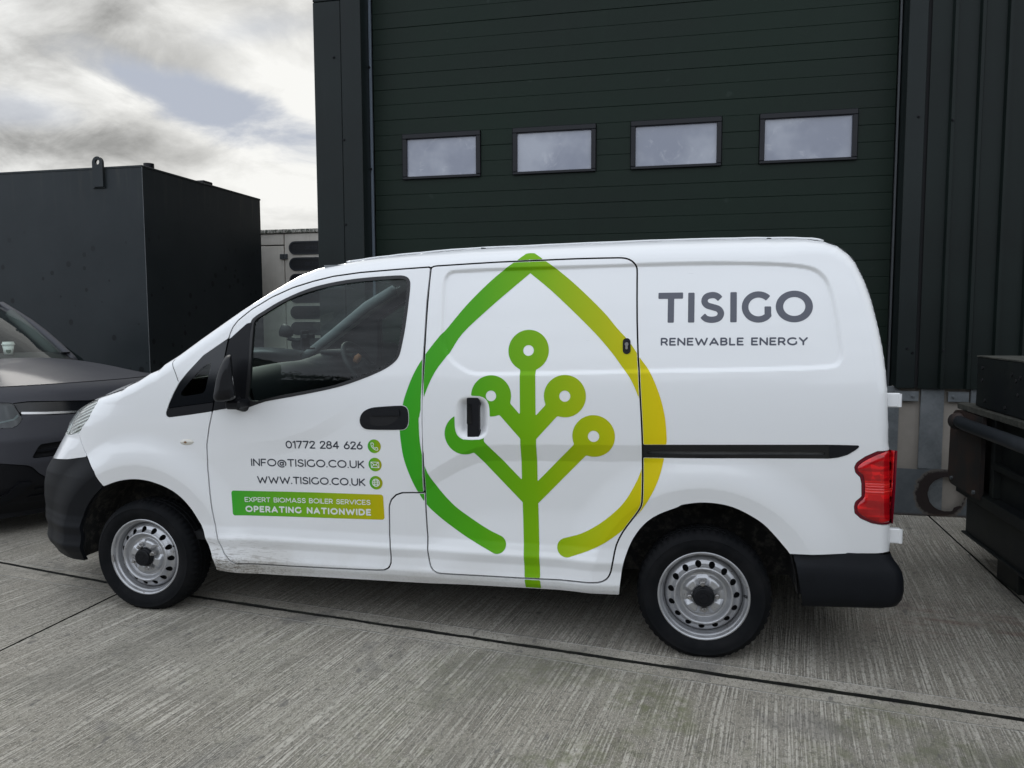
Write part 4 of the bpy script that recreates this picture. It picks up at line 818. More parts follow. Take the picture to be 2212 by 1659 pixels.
# TISIGO
tq=NP('t_tisigo'); ht=.1255; SWB=.0262
def bold(name,polys,box_,mat,w=SWB):
    fl=[]
    for pl in polys:
        pl=np.array(pl,float); t=np.gradient(pl,axis=0); t/=np.linalg.norm(t,axis=1)[:,None]; n_=np.stack([-t[:,1],t[:,0]],1); hw=w/2-.0035
        e0=pl[0]+t[0]*.0035; pl2=pl.copy(); pl2[0]=pl[0]+t[0]*.0035; pl2[-1]=pl[-1]-t[-1]*.0035
        fl.append(np.vstack([pl2+n_*hw,(pl2-n_*hw)[::-1]]))
    def f(X,Z):
        r=None
        for q in fl:
            d=pdist(q,X,Z)-.0035; r=d if r is None else np.minimum(r,d)
        return r
    return march(f,box_,.0022,P,extra=-.0008)
b0=1.4345; lets=[]
sl=0.002/.61
def zz_(x): return b0+(x-2.52)*sl
def seg2(a,b,n=8): return [(a[0]+(b[0]-a[0])*i/n,a[1]+(b[1]-a[1])*i/n) for i in range(n+1)]
lets.append([seg2((2.5196,b0+ht-.0118),(2.6221,b0+ht-.0113)),seg2((2.5725,b0),(2.5725,b0+ht-.006))])
lets.append([seg2((2.6563,zz_(2.65)),(2.6563,zz_(2.65)+ht))])
sx0,sx1=2.6914,2.7901; k=SWB/2; sc_=[(sx0+k*.9+(sx1-sx0-1.9*k)*p[0]/.65,zz_(2.74)-.002+k+(ht+.004-2*k)*p[1]) for p in catmull(Scv,5)]; 
lets.append([sc_]); lets.append([seg2((2.8275,zz_(2.83)),(2.8275,zz_(2.83)+ht))])
gx0,gx1=2.8616,2.9767; cy=zz_(2.92)+ht/2; rr=ht/2+.002-k
ga_=[(gx0+k+rr+rr*1.02*math.cos(R_(a)),cy+rr*math.sin(R_(a))) for a in np.linspace(43,318,30)]+[(2.9637,cy-.026),(2.9637,cy-.012),(2.9637,cy+.002)]
lets.append([ga_])
ox0,ox1=2.9963,3.1375; cy=zz_(3.06)+ht/2+.0005; oc=((ox0+ox1)/2); rx=(ox1-ox0)/2-k
def omarch():
    return march(lambda X,Z: np.abs(np.sqrt(((X-oc)/ (rx/rr))**2+(Z-cy)**2)-rr)-k,(ox0-.01,ox1+.01,cy-.08,cy+.08),.0022,P,extra=-.0008)
for nm,pl in zip('abcde',lets):
    a=np.vstack([np.array(p) for p in pl]); emit('name_lettering',bold('x',pl,(a[:,0].min()-.02,a[:,0].max()+.02,a[:,1].min()-.02,a[:,1].max()+.02),GREY),GREY,body)
emit('name_lettering',omarch(),GREY,body)
tx('tagline_lettering','t_renew','RENEWABLE ENERGY',.0068,simple('tagline_film',(.06,.065,.09),.4),body,sp=.34,words=True)
# leaf / drop logo
def closed(a,b): return np.vstack([a,b])
Lo=catmull(NP('logoL_out')[2:],4); Li=catmull(NP('logoL_in'),4); Ro=catmull(NP('logoR_out')[2:],4); Ri=catmull(NP('logoR_in'),4)
apex=np.array([NP('logoL_out')[0]]); 
polyL=np.vstack([[(1.9528,1.7460)],[(1.936,1.7435)],Lo,Li[:]])
polyR=np.vstack([[(1.9528,1.7460)],[(1.974,1.7445)],Ro,Ri[:]])
cL=(NP('logoL_out')[-1]+NP('logoL_in')[0])/2; rL=np.hypot(*(NP('logoL_out')[-1]-NP('logoL_in')[0]))/2
cR=(NP('logoR_out')[-1]+NP('logoR_in')[0])/2; rR=np.hypot(*(NP('logoR_out')[-1]-NP('logoR_in')[0]))/2
nd=NP('nodes'); tk=NP('trunk'); 
nr=[.0900,.0905,.0912,.0912,.0915]; nh=[.0235,.0235,.0240,.0243,.0245]
sd_=[((1.9725,.893),(1.8031,1.116)),((1.9725,.893),(2.1304,1.1205)),((1.9755,.640),(2.2559,.9504)),((1.9755,.640),(1.6821,.9436))]
sd_[0]=((1.9700,.945),(1.8031+.02,1.116-.01)); sd_[1]=((1.9712,.945),(2.1304-.01,1.1205-.01)); sd_[2]=((1.9755,.655),(2.2559,.9504)); sd_[3]=((1.9750,.655),(1.6821+.01,.9436-.0))
def smin(a,b,k): h=np.clip(.5+.5*(b-a)/k,0,1); return b*(1-h)+a*h-k*h*(1-h)
def f_logo(X,Z):
    d=np.minimum(pdist(polyL,X,Z),pdist(polyR,X,Z)); d=np.minimum(d,np.hypot(X-cL[0],Z-cL[1])-rL); d=np.minimum(d,np.hypot(X-cR[0],Z-cR[1])-rR)
    t=seg_sdf(poly_segs([tuple(p) for p in tk]+[(1.9905,.225)]),X,Z)-np.interp(Z,[.25,.9,1.2],[.0350,.0352,.0345])
    br=np.full(X.shape,9.)
    for a,b in sd_: br=np.minimum(br,seg_sdf([(a,b)],X,Z)-.0350)
    nodes=np.full(X.shape,9.)
    for c,r in zip(nd,nr): nodes=np.minimum(nodes,np.hypot(X-c[0],Z-c[1])-r)
    tree=smin(np.minimum(t,br),nodes,.006)
    for c,r in zip(nd,nh): tree=np.maximum(tree,r-np.hypot(X-c[0],Z-c[1]))
    d=np.minimum(d,tree)
    sb=np.interp(X,sill[:,0],sill[:,1])-Z
    return mx(d,cutgap(X,Z),-pdist(FEAT['hrecess'],X,Z),-pdist(rail,X,Z)+.002,-pdist(pocket,X,Z)+.003,-pdist(lock,X,Z),sb+.004,-pdist(archR_,X,Z)+.004)
emit('leaf_logo',march(f_logo,(1.36,2.58,.22,1.76),.0042,P,extra=-.0009),LOGO,VAN)

# ===================== ground =====================
J0=(.129,.246); JS=-.1363
def J(x): return J0[1]+JS*(x-J0[0]) if x>-.30 else .3045-.20*(x+.30)
m=Mt('concrete',(.25,.245,.23),.85); X=m.xyz(); th=math.atan(JS)
cc_=m.n('ShaderNodeTexCoord')
def rotmap(scale,src='Object'):
    a=m.n('ShaderNodeMapping'); a.vector_type='TEXTURE'; m.l(cc_.outputs[src],a.inputs[0]); a.inputs['Location'].default_value=(J0[0],J0[1],0); a.inputs['Rotation'].default_value=(0,0,th); b=m.n('ShaderNodeMapping'); m.l(a.outputs[0],b.inputs[0]); b.inputs['Scale'].default_value=scale; return b.outputs[0]
uv=rotmap((1,1,1)); su=m.n('ShaderNodeSeparateXYZ'); m.l(uv,su.inputs[0]); U_,V_=su.outputs[0],su.outputs[1]
wob=m.math('MULTIPLY',m.math('SUBTRACT',m.noise(uv,.6,2,.5),.5),.04)
cu=m.n('ShaderNodeCombineXYZ'); m.l(m.math('ADD',U_,wob),cu.inputs[0]); m.l(m.math('MULTIPLY',V_,.012),cu.inputs[1])
lines=m.noise(cu.outputs[0],135,1,.55); lines2=m.noise(cu.outputs[0],38,1,.6)
big_=m.noise(uv,.9,6,.62); mid=m.noise(uv,4.5,7,.70); fine=m.noise(rotmap((1,.45,1)),85,3,.7); fine2=m.noise(rotmap((1,.6,1)),210,2,.6)
band=m.ss(m.math('ABSOLUTE',m.math('ADD',V_,m.math('MULTIPLY',m.math('SUBTRACT',mid,.5),.03))),.088,.098)   # 0 beside the main joint, 1 where brushed
ridge=m.math('SUBTRACT',m.ss(m.math('ABSOLUTE',V_),.090,.094),m.ss(m.math('ABSOLUTE',V_),.097,.103))
wear=m.math('MULTIPLY',m.ss(mid,.62,.40),1.0)
la=m.math('MULTIPLY',m.math('MULTIPLY',band,m.math('ADD',.35,m.math('MULTIPLY',wear,.65))),1.0)
lv=m.ss(m.math('ADD',m.math('MULTIPLY',lines,.86),m.math('MULTIPLY',lines2,.14)),.41,.57)
c=m.mix(m.ss(big_,.3,.7),(.315,.285,.235),(.43,.398,.342))
c=m.mix(m.math('MULTIPLY',m.ss(mid,.35,.75),.60),c,(.205,.187,.150))
c=m.mix(m.math('MULTIPLY',la,m.math('MULTIPLY',m.math('SUBTRACT',1.0,lv),.58)),c,(.120,.106,.080))
c=m.mix(m.math('MULTIPLY',la,m.math('MULTIPLY',m.ss(lv,.72,1.0),.34)),c,(.62,.585,.51))
c=m.mix(m.math('MULTIPLY',m.ss(fine,.50,.62),.65),c,(.105,.098,.08)); c=m.mix(m.math('MULTIPLY',m.ss(fine2,.56,.66),.60),c,(.66,.62,.54))
fr_=m.ss(X[0],1.2,2.6); moss=m.math('MULTIPLY',m.math('MULTIPLY',m.ss(m.noise(uv,1.7,5,.6),.45,.62),m.ss(V_,.1,-.2)),m.math('MULTIPLY',m.math('ADD',m.math('MULTIPLY',fr_,.70),.12),m.ss(m.noise(uv,14,5,.75),.38,.60))); c=m.mix(moss,c,(.150,.155,.080))
jm=m.math('MULTIPLY',m.ss(m.math('ABSOLUTE',V_),.040,.012),m.ss(mid,.45,.6)); c=m.mix(m.math('MULTIPLY',jm,.5),c,(.05,.05,.038))
stain=m.ss(m.noise(uv,2.1,4,.55,.6),.60,.72); c=m.mix(m.math('MULTIPLY',stain,.50),c,(.11,.105,.10)); st2=m.ss(m.noise(uv,.8,6,.7,.4),.50,.68); c=m.mix(m.math('MULTIPLY',st2,.50),c,(.13,.122,.10))
spots=m.ss(m.noise(rotmap((1,.55,1)),17,3,.6),.63,.70); c=m.mix(m.math('MULTIPLY',m.math('MULTIPLY',spots,m.ss(big_,.35,.55)),.75),c,(.13,.122,.11))
rd=m.math('MULTIPLY',m.math('MULTIPLY',m.ss(m.math('ABSOLUTE',m.math('SUBTRACT',V_,.95)),.42,.0),m.ss(U_,3.1,3.7)),m.ss(m.noise(rotmap((1,4,1)),2.2,4,.6),.45,.65)); c=m.mix(m.math('MULTIPLY',rd,.5),c,(.17,.075,.06))
c=m.mix(m.math('MULTIPLY',ridge,.35),c,(.5,.49,.46))
m.color(c)
hgt=m.math('ADD',m.math('ADD',m.math('MULTIPLY',m.math('MULTIPLY',lv,la),1.0),m.math('MULTIPLY',fine,.35)),m.math('MULTIPLY',ridge,.8)); m.bump(hgt,.9,.005)
CONC=m.m
m=Mt('joint_dirt',(.03,.03,.022),.95); v=m.co(); m.color(m.mix(m.ss(m.noise(v,30,4,.6),.4,.65),(.006,.006,.005),(.014,.015,.009))); DIRT=m.m
GROUND=obj('ground',[(-150,-150,-.045),(150,-150,-.045),(150,150,-.045),(-150,150,-.045)],[(0,1,2,3)],DIRT); GROUND['kind']='structure'
rng=random.Random(4)
def rough(a,b,amp,step=.03):
    L_=math.hypot(b[0]-a[0],b[1]-a[1]); n=max(1,int(L_/step)) if amp>0 else 1; nx,ny=-(b[1]-a[1])/L_,(b[0]-a[0])/L_; o=[]; w=0
    for i in range(n):
        w=.7*w+rng.uniform(-amp,amp) if i else 0
        o.append((a[0]+(b[0]-a[0])*i/n+nx*w,a[1]+(b[1]-a[1])*i/n+ny*w))
    return o
def slab(pts,amps):
    P_=[]
    for i,(a,am) in enumerate(zip(pts,amps)): P_+=rough(a,pts[(i+1)%len(pts)],am)
    c_=np.mean(np.array(pts),0); n=len(P_); V=[(x,y,0.0) for x,y in P_]+[(x,y,-.05) for x,y in P_]
    F=[tuple(range(n))]+[(i,i+n,(i+1)%n+n,(i+1)%n) for i in range(n)]
    return obj('concrete_slab',V,F,None,GROUND,mats=[CONC,DIRT],mi=[0]+[1]*n)
w=.013; RJ=lambda y: 4.346-.0385*(1.035-y)
slab([(-7,-12),(-.318,-12),(-.308,J(-.31)-w),(-7,J(-7)-w)],[0,.0008,.0012,0])
slab([(-.300,-12),(5.2,-12),(5.2,J(5.2)-w*1.3),(-.295,J(-.29)-w)],[0,0,.0022,.0008])
slab([(5.22,-12),(13,-12),(13,J(13)-w),(5.22,J(5.2)-w)],[0,0,0,0])
slab([(-7,J(-7)+w),(-.308,J(-.31)+w),(-.25,16),(-7,16)],[.0012,.001,0,0])
slab([(-.29,J(-.29)+w),(RJ(-.35)-.007,J(4.29)+w*1.3),(RJ(2.9)-.007,2.9),(-.27,2.9)],[.0022,.0008,0,0])
slab([(RJ(-.35)+.007,J(4.3)+w*1.3),(13,J(13)+w),(13,2.9),(RJ(2.9)+.007,2.9)],[.001,0,0,.0008])
slab([(-.24,2.92),(13,2.92),(13,16),(-.24,16)],[0]*4); slab([(-30,-12),(-7.02,-12),(-7.02,16),(-30,16)],[0]*4)
slab([(-30,-32),(13,-32),(13,-12.02),(-30,-12.02)],[0]*4)
# ===================== warehouse =====================
def cladmat(name,base,var=.25,rough=.45,grain=False):
    m=Mt(name,base,rough,Specular_IOR_Level=.20); v=m.co(); a=m.noise(v,1.1,5,.6); b=m.noise(m.co((8,8,.8)),2,4,.6); f=m.noise(v,70,3,.6)
    c=m.mix(m.ss(a,.3,.7),tuple(x*(1-var) for x in base),tuple(x*(1+var) for x in base)); c=m.mix(m.math('MULTIPLY',m.ss(b,.5,.8),.25),c,tuple(x*1.5+.0015 for x in base)); c=m.mix(m.math('MULTIPLY',m.ss(f,.70,.76),.15),c,(.06,.07,.07)); m.color(c)
    m.rough(m.math('ADD',rough-.08,m.math('MULTIPLY',a,.2)))
    if grain:
        g_=m.noise(m.co((2.2,2.2,34)),9,4,.65,.2); al=m.noise(v,.7,3,.5); c2=m.mix(m.math('MULTIPLY',m.ss(al,.42,.68),.45),c,(.0045,.0150,.0080)); X=m.xyz()
        sp=m.ss(m.noise(v,9,3,.5),.70,.75); c2=m.mix(m.math('MULTIPLY',sp,.10),c2,(.08,.10,.09)); m.color(c2); m.bump(g_,.35,.002)
    else: m.bump(m.noise(v,1.5,2,.5),.25,.01)
    return m.m
CL_DK=cladmat('cladding_green',(.0052,.0092,.0080)); DOORM=cladmat('door_embossed_steel',(.0045,.0118,.0072),.15,.5,True); TRIMM=cladmat('flashing',(.0085,.0125,.0122),.2,.4); SIDEM=cladmat('side_cladding',(.013,.017,.018))
m=Mt('galvanised',(.20,.22,.24),.42,.55); v=m.co(); vo=m.n('ShaderNodeTexVoronoi'); m.l(v,vo.inputs[0]); vo.inputs['Scale'].default_value=60; a=m.noise(v,3,5,.65); c=m.mix(m.ss(a,.3,.7),(.13,.145,.155),(.24,.255,.265)); c=m.mix(m.math('MULTIPLY',vo.outputs['Distance'],.25),c,(.30,.32,.33)); m.color(c); GALV=m.m
m=Mt('rusty_plate',(.2,.2,.2),.5,.3); v=m.co(); X=m.xyz(); rr_=m.math('SQRT',m.math('ADD',m.math('POWER',m.math('SUBTRACT',m.math('MULTIPLY',X[0],1.0),4.485-0.0),2),m.math('POWER',m.math('SUBTRACT',X[2],.17),2))); nn=m.noise(v,22,5,.7); q_=m.math('ADD',rr_,m.math('MULTIPLY',m.math('SUBTRACT',nn,.5),.07))
a=m.noise(v,3,5,.65); c=m.mix(m.ss(a,.3,.7),(.070,.080,.088),(.12,.132,.140)); c=m.mix(m.ss(q_,.190,.182),c,(.10,.09,.08)); c=m.mix(m.ss(q_,.180,.160),c,(.016,.009,.008)); c=m.mix(m.math('MULTIPLY',m.ss(X[2],.03,.0),.8),c,(.05,.03,.02)); m.color(c); m.rough(m.math('ADD',.5,m.math('MULTIPLY',nn,.3))); RUSTP=m.m
BEIGE=simple('weathered_board',(.25,.225,.195),.8,var=.25,scale=7,bump=.4)
WH=thing('warehouse',(2.0,2.8,0),'dark green steel warehouse front with a tall sectional door and ribbed cladding','building')
# bodies: everything keeps world coordinates through obj(); wall core behind the door
wb=MB(); wb.box((-.36,3.10,0),(-.30,15,6.6)).box((4.3,3.10,0),(14,3.16,6.6)).box((-.36,15,0),(14,15.1,6.6)); wb.build('wall',SIDEM,WH)
MB().box((-.40,2.75,6.6),(14,15.1,6.7)).build('roof',SIDEM,WH)
# side wall ribs, seen edge on
sw=MB(); 
for i in range(60):
    y=3.0+i*.2; sw.prism([(y,-.372),(y+.05,-.372),(y+.065,-.34),(y+.185,-.34),(y+.2,-.372),(y+.2,-.33),(y,-.33)],2,0.0,6.6)
sw.v=[(b,a,c) for a,b,c in sw.v]; sw.build('side_cladding',SIDEM,WH)
MB().box((-.378,2.800,0),(-.139,2.93,4.048),.004).build('corner_flashing',TRIMM,WH)
MB().box((-.378,2.799,4.052),(-.139,2.93,6.6),.004).build('corner_flashing',TRIMM,WH)
MB().box((-.136,2.797,0),(.037,3.05,6.6),.004).build('jamb_flashing',TRIMM,WH)
MB().box((.039,2.958,0),(.058,2.985,5.1),.002).build('door_track',simple('track_paint',(.12,.145,.175),.4,.3),WH)
MB().box((4.128,2.955,0),(4.140,2.985,5.1),.002).build('door_track',simple('track_grey',(.07,.075,.08),.4,.3),WH)
MB().box((4.148,2.800,.944),(4.272,3.05,6.6),.004).build('jamb_flashing',TRIMM,WH)
MB().box((-.13,2.79,5.12),(4.28,3.1,6.6),.004).build('lintel_panel',TRIMM,WH)
# ribbed cladding sheets: three ribs wide each
def clad_sheet(x0,n,name='cladding_sheet',pitch=.172,y=2.812):
    pr=[]
    for i in range(n):
        a=x0+i*pitch; pr+=[(a,y),(a+.128,y),(a+.138,y-.030),(a+.160,y-.030),(a+.170,y)]
    pr.append((x0+n*pitch-.0015,y)); back=[(x,yy+.004) for x,yy in pr[::-1]]
    mb=MB(); V=[];k=len(pr)
    for z in (.944,6.58): V+=[(x,yy,z) for x,yy in pr]+[(x,yy,z) for x,yy in back]
    F=[]
    for i in range(k-1): F.append((i,i+1,2*k+i+1,2*k+i))
    for i in range(k,2*k-1): F.append((i,i+1,2*k+i+1,2*k+i))
    F.append((k-1,k,3*k,3*k-1)); F.append((0,2*k,4*k-1,2*k-1)); F.append(tuple(list(range(2*k))[::-1]))
    return obj(name,V,F,CL_DK,WH)
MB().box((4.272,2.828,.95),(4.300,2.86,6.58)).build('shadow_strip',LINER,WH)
clad_sheet(4.298,2); 
for i in range(9): clad_sheet(4.298+.344+i*.516,3,y=2.8125)
# screws
sc=[(-.125,2.795,2.935),(-.125,2.795,2.246),(4.232,2.797,2.87),(4.447,2.780,2.83),(4.215,2.797,1.235),(4.250,2.806,1.20),(4.61,2.781,1.215),(4.447,2.780,1.22),(-.2,2.797,3.6),(.046,2.957,3.55),(.046,2.957,2.72)]
s0=MB().tube([(0,0,0),(0,-.006,0)],[.010,.0095],10).tube([(0,-.006,0),(0,-.012,0)],[.006,.0055],6); me0=None
for q in sc:
    b=MB(); b.v=[(x+q[0],y+q[1],z+q[2]) for x,y,z in s0.v]; b.f=s0.f; b.build('screw',BLKP,WH)
# sectional door
DR=MB().box((.05,3.035,0),(4.125,3.06,5.12)).build('sectional_door',LINER,WH)
WIN=[(.3135,.986),(1.2565,1.9325),(2.2065,2.897),(3.175,3.870)]
zk=[2.134+.12367*k for k in range(-17,25)]
rng=random.Random(9)
for i in range(len(zk)-1):
    z0,z1=zk[i],zk[i+1]
    if i==0: z0=.012
    mid_=.5*(z0+z1)
    xs=[(.060,4.126)] if not(2.63<mid_<2.995) else [(.060,WIN[0][0]-.002),(WIN[0][1]+.002,WIN[1][0]-.002),(WIN[1][1]+.002,WIN[2][0]-.002),(WIN[2][1]+.002,WIN[3][0]-.002),(WIN[3][1]+.002,4.126)]
    deep=(i%4==3)
    for a,b in xs:
        yy=3.0+rng.uniform(-.0012,.0012); MB().box((a,yy,z0+.0003+(.0011 if deep else 0)),(b,3.035,z1-.0003),.0022).build('door_slat',DOORM,DR)
PANE=Mt('acrylic_pane',(.30,.315,.37),.22,Coat_Weight=1.0,Coat_Roughness=.04)
v=PANE.co(); a=PANE.noise(v,1.6,4,.6); s2=PANE.noise(PANE.co((1,1,1),rot=(0,.6,0)),7,5,.7,.8); PANE.color(PANE.mix(PANE.math('MULTIPLY',PANE.ss(s2,.56,.72),.4),PANE.mix(PANE.ss(a,.38,.62),(.17,.185,.24),(.30,.315,.365)),(.45,.46,.50)))
for i,(a,b) in enumerate(WIN):
    z0,z1=2.625,2.997; f=MB(); t=.037
    f.box((a,2.978,z0),(b,3.03,z0+t*.62),.004).box((a,2.978,z1-t*1.1),(b,3.03,z1),.004).box((a,2.9785,z0+t*.62-.001),(a+t,3.03,z1-t*1.1+.001),.004).box((b-t,2.9785,z0+t*.62-.001),(b,3.03,z1-t*1.1+.001),.004)
    f.build('window_frame',simple('frame_black',(.004,.0045,.007),.4,Specular_IOR_Level=.3),DR)
    MB().box((a+t-.004,3.004,z0+.018),(b-t+.004,3.010,z1-.036)).build('window_pane',PANE.m,DR)
# plinth to the right of the door
MB().box((4.146,2.875,0),(9,2.90,.96)).build('plinth_board',BEIGE,WH)
for a,b in ((4.10,4.186),(4.331,4.487),(4.66,4.82),(5.0,5.16)): MB().box((a,2.850,.35),(b,2.872,.955),.002).build('plinth_strip',GALV,WH)
for a,b,sx in ((4.150,4.312,4.275),(4.508,4.645,4.545),(4.84,4.97,4.90)):
    MB().box((a,2.835,.848),(b,2.849,.922),.002).build('bracket',GALV,WH); MB().tube([(sx,2.836,.885),(sx,2.826,.885)],.013,6).tube([(sx,2.827,.885),(sx,2.818,.885)],.006,8).build('bolt',GALV,WH)
rg=random.Random(3); hole=[]
for t in np.linspace(0,2*math.pi,46)[:-1]:
    r=.130+(rg.uniform(-.02,.006) if -1.2<t<1.2 or t>5.1 else rg.uniform(-.002,.002)); hole.append((4.53+r*math.cos(t),.17+r*math.sin(t)*.98))
hole=np.array(hole)
def flatY(yv):
    return lambda s,z,e=0: np.stack([np.asarray(s,float),0*np.asarray(s,float)+yv+e,np.asarray(z,float)],-1)
pp=np.array([(4.10,.006),(4.80,.006),(4.80,.352),(4.4,.352),(4.395,.345),(4.10,.352)])
res=march(lambda X,Z: mx(pdist(pp,X,Z),-pdist(hole,X,Z)),(4.09,4.82,0,.37),.006,flatY(2.838),NS=lambda s,z: np.tile([0,-1.,0],(len(s),1)),flange=.006)
PV=res[0]; mw=Mt; o=obj('plinth_plate',PV,res[1],RUSTP,None,N=res[2]); 
o.parent=WH; o.data.transform(Matrix.Translation((0,0,0))); o.matrix_parent_inverse=Matrix.Translation(-WH.location)
MB().box((4.34,2.852,.01),(4.50,2.868,.346)).build('plinth_strip',GALV,WH)
# ===================== steel tank =====================
TK=thing('steel_tank',(-3.54,4.762,0),'tall dark grey steel tank with a lifting lug, behind the parked grey car','tank')
m=Mt('tank_paint',(.045,.052,.060),.42,Specular_IOR_Level=.2); v=m.co(); X=m.xyz(); a=m.noise(v,1.2,5,.6); run=m.noise(m.co((7,7,.5)),1.5,4,.6)
c=m.mix(m.ss(a,.3,.7),(.015,.0195,.0220),(.022,.027,.030)); c=m.mix(m.math('MULTIPLY',m.math('MULTIPLY',m.ss(run,.5,.75),m.ss(X[2],2.6,3.25)),.5),c,(.06,.06,.05))
vo=m.n('ShaderNodeTexVoronoi'); m.l(m.co((1,1,.9)),vo.inputs[0]); vo.inputs['Scale'].default_value=8.5; rs=m.n('ShaderNodeSeparateColor'); m.l(vo.outputs['Color'],rs.inputs[0])
rad=m.math('MULTIPLY',m.math('POWER',rs.outputs[0],3.0),.30); drop=m.ss(m.math('SUBTRACT',vo.outputs['Distance'],rad),.012,-.012); c=m.mix(m.math('MULTIPLY',m.math('MULTIPLY',drop,m.ss(X[2],3.0,1.9)),.85),c,(.004,.005,.006))
c=m.mix(m.math('MULTIPLY',m.ss(m.noise(v,48,3,.6),.70,.74),.3),c,(.2,.21,.2)); m.color(c); m.rough(m.math('ADD',.34,m.math('MULTIPLY',a,.2))); m.bump(m.noise(v,60,3,.6),.12,.001); TANK=m.m
MB().box((-8.5,4.762,.12),(-3.54,7.357,3.253),.006).build('tank_body',TANK,TK)
MB().box((-8.4,4.9,0),(-3.7,5.1,.125)).box((-8.4,7.0,0),(-3.7,7.2,.125)).build('skid',LINER,TK)
MB().box((-8.502,4.756,3.235),(-3.534,7.363,3.262),.005).build('top_lip',TANK,TK)
lg=np.array([(-4.18,3.03),(-4.04,3.03),(-4.04,3.31)]+arc(-4.11,3.31,.07,.07,0,180,14)+[(-4.18,3.31)])
res=march(lambda X,Z: mx(pdist(lg,X,Z),.030-np.hypot(X+4.11,Z-3.315)),(-4.2,-4.0,3.0,3.4),.006,flatY(4.728),NS=lambda s,z: np.tile([0,-1.,0],(len(s),1)),flange=.030)
emit('lifting_lug',res,TANK,TK)
MB().tube([(-4.19,4.752,3.022),(-4.03,4.752,3.022)],.009,8).build('weld_bead',TANK,TK)
MB().tube([(-3.64,5.02,3.25),(-3.64,5.02,3.33)],[.062,.060],18).build('filler_cap',BLKP,TK)
MB().box((-3.72,6.0,3.25),(-3.56,6.2,3.305),.01).build('vent_cover',BLKP,TK)
wj=MB().tube([(-3.5385,4.7615,.14),(-3.5385,4.7615,3.24)],.004,6); wj.build('edge_weld',simple('weld_paint',(.10,.11,.115),.5,var=.6,scale=60),TK)
# ===================== generator =====================
GE=thing('generator',(-4.0,8.2,0),'beige weathered generator housing with dark rounded vents, between the tank and the warehouse','generator')
m=Mt('generator_paint',(.40,.38,.35),.6); v=m.co(); a=m.noise(v,1.4,5,.6); run=m.noise(m.co((9,9,.7)),2,4,.65); c=m.mix(m.ss(a,.3,.7),(.50,.465,.41),(.64,.60,.535)); c=m.mix(m.math('MULTIPLY',m.ss(run,.52,.75),.35),c,(.33,.29,.235)); m.color(c); GENP=m.m
m=Mt('mossy_edge',(.3,.3,.28),.8); v=m.co((1,1,.6)); m.color(m.mix(m.ss(m.noise(v,22,6,.8,.8),.42,.55),(.50,.48,.43),(.05,.055,.04))); MOSSE=m.m
MB().box((-7.5,8.24,.1),(-1.6,11,2.85)).build('housing',LINER,GE); MB().box((-7.52,8.17,2.848),(-1.55,11.03,2.91),.01).build('roof_edge',MOSSE,GE)
def gpanel(a,b,c_,d,nm='panel'): MB().box((a,8.20,c_),(b,8.24,d),.006).build(nm,GENP,GE)
gpanel(-4.9,-3.634,2.668,2.842); gpanel(-4.9,-3.634,.4,2.650,'service_door'); gpanel(-6.2,-4.912,.4,2.842,'panel'); gpanel(-7.4,-6.212,.4,2.842,'panel'); gpanel(-3.620,-1.62,.4,2.842)
MB().box((-7.5,8.22,.1),(-1.6,8.25,.39)).build('base_rail',GENP,GE)
MB().box((-3.70,8.178,2.437),(-3.637,8.20,2.52),.005).box((-3.632,8.176,2.437),(-3.565,8.20,2.52),.005).build('hinge',simple('hinge_grey',(.05,.055,.06),.5),GE)
m=Mt('vent_mesh',(.01,.01,.012),.5); ck=m.n('ShaderNodeTexChecker'); m.l(m.co((1,1,1),rot=(0,R_(45),0)),ck.inputs[0]); ck.inputs['Scale'].default_value=62; ck.inputs[1].default_value=(.003,.003,.004,1); ck.inputs[2].default_value=(.016,.018,.022,1); m.color(ck.outputs[0]); MESHM=m.m
GL['a']=(.6,[arc(.28,.28,.28,.28,0,360,14),[(.58,.6),(.58,0)]]); GL['k']=(.5,[[(0,0),(0,.62)],[(.45,.62),(.05,.3),(.48,0)]]); GL['s']=(.46,[[(p[0]*.7,p[1]*.62) for p in catmull(Scv,3)]])
for i in range(8):
    zc=2.612-i*.2565; zc_=zc; hh=.105; xa=-3.542; xb=-2.10
    cap=lambda r,dx=0: np.array(arc(xa+.105,zc,r,r,90,270,16)+arc(xb-.105,zc,r,r,-90,90,16))
    fr=march(lambda X,Z: mx(pdist(cap(.105),X,Z),-pdist(cap(.080),X,Z)),(xa-.02,xb+.02,zc-.12,zc+.12),.014,flatY(8.185),NS=lambda s,z: np.tile([0,-1.,0],(len(s),1)),flange=.015)
    VG=emit('vent',fr,simple('vent_rim',(.022,.025,.03),.5),GE) if i==0 else emit('vent',fr,MATS['vent_rim'],GE)
    emit('vent_mesh',march(lambda X,Z: pdist(cap(.082),X,Z),(xa-.02,xb+.02,zc-.12,zc+.12),.02,flatY(8.192),NS=lambda s,z: np.tile([0,-1.,0],(len(s),1))),MESHM,VG)
    sg=[]; x=-3.262; u=.072
    for ch in 'aksa':
        w_,st_=GL[ch]
        for pl in st_: sg+=poly_segs([(x+p[0]*u,zc+.005-.026+p[1]*u) for p in pl])
        x+=(w_+.25)*u
    emit('vent_lettering',march(lambda X,Z: seg_sdf(sg,X,Z)-.0055,(-3.28,-3.0,zc-.05,zc+.05),.003,flatY(8.188),NS=lambda s,z: np.tile([0,-1.,0],(len(s),1))),simple('vent_letter',(.022,.025,.032),.5) if i==0 else MATS['vent_letter'],VG)
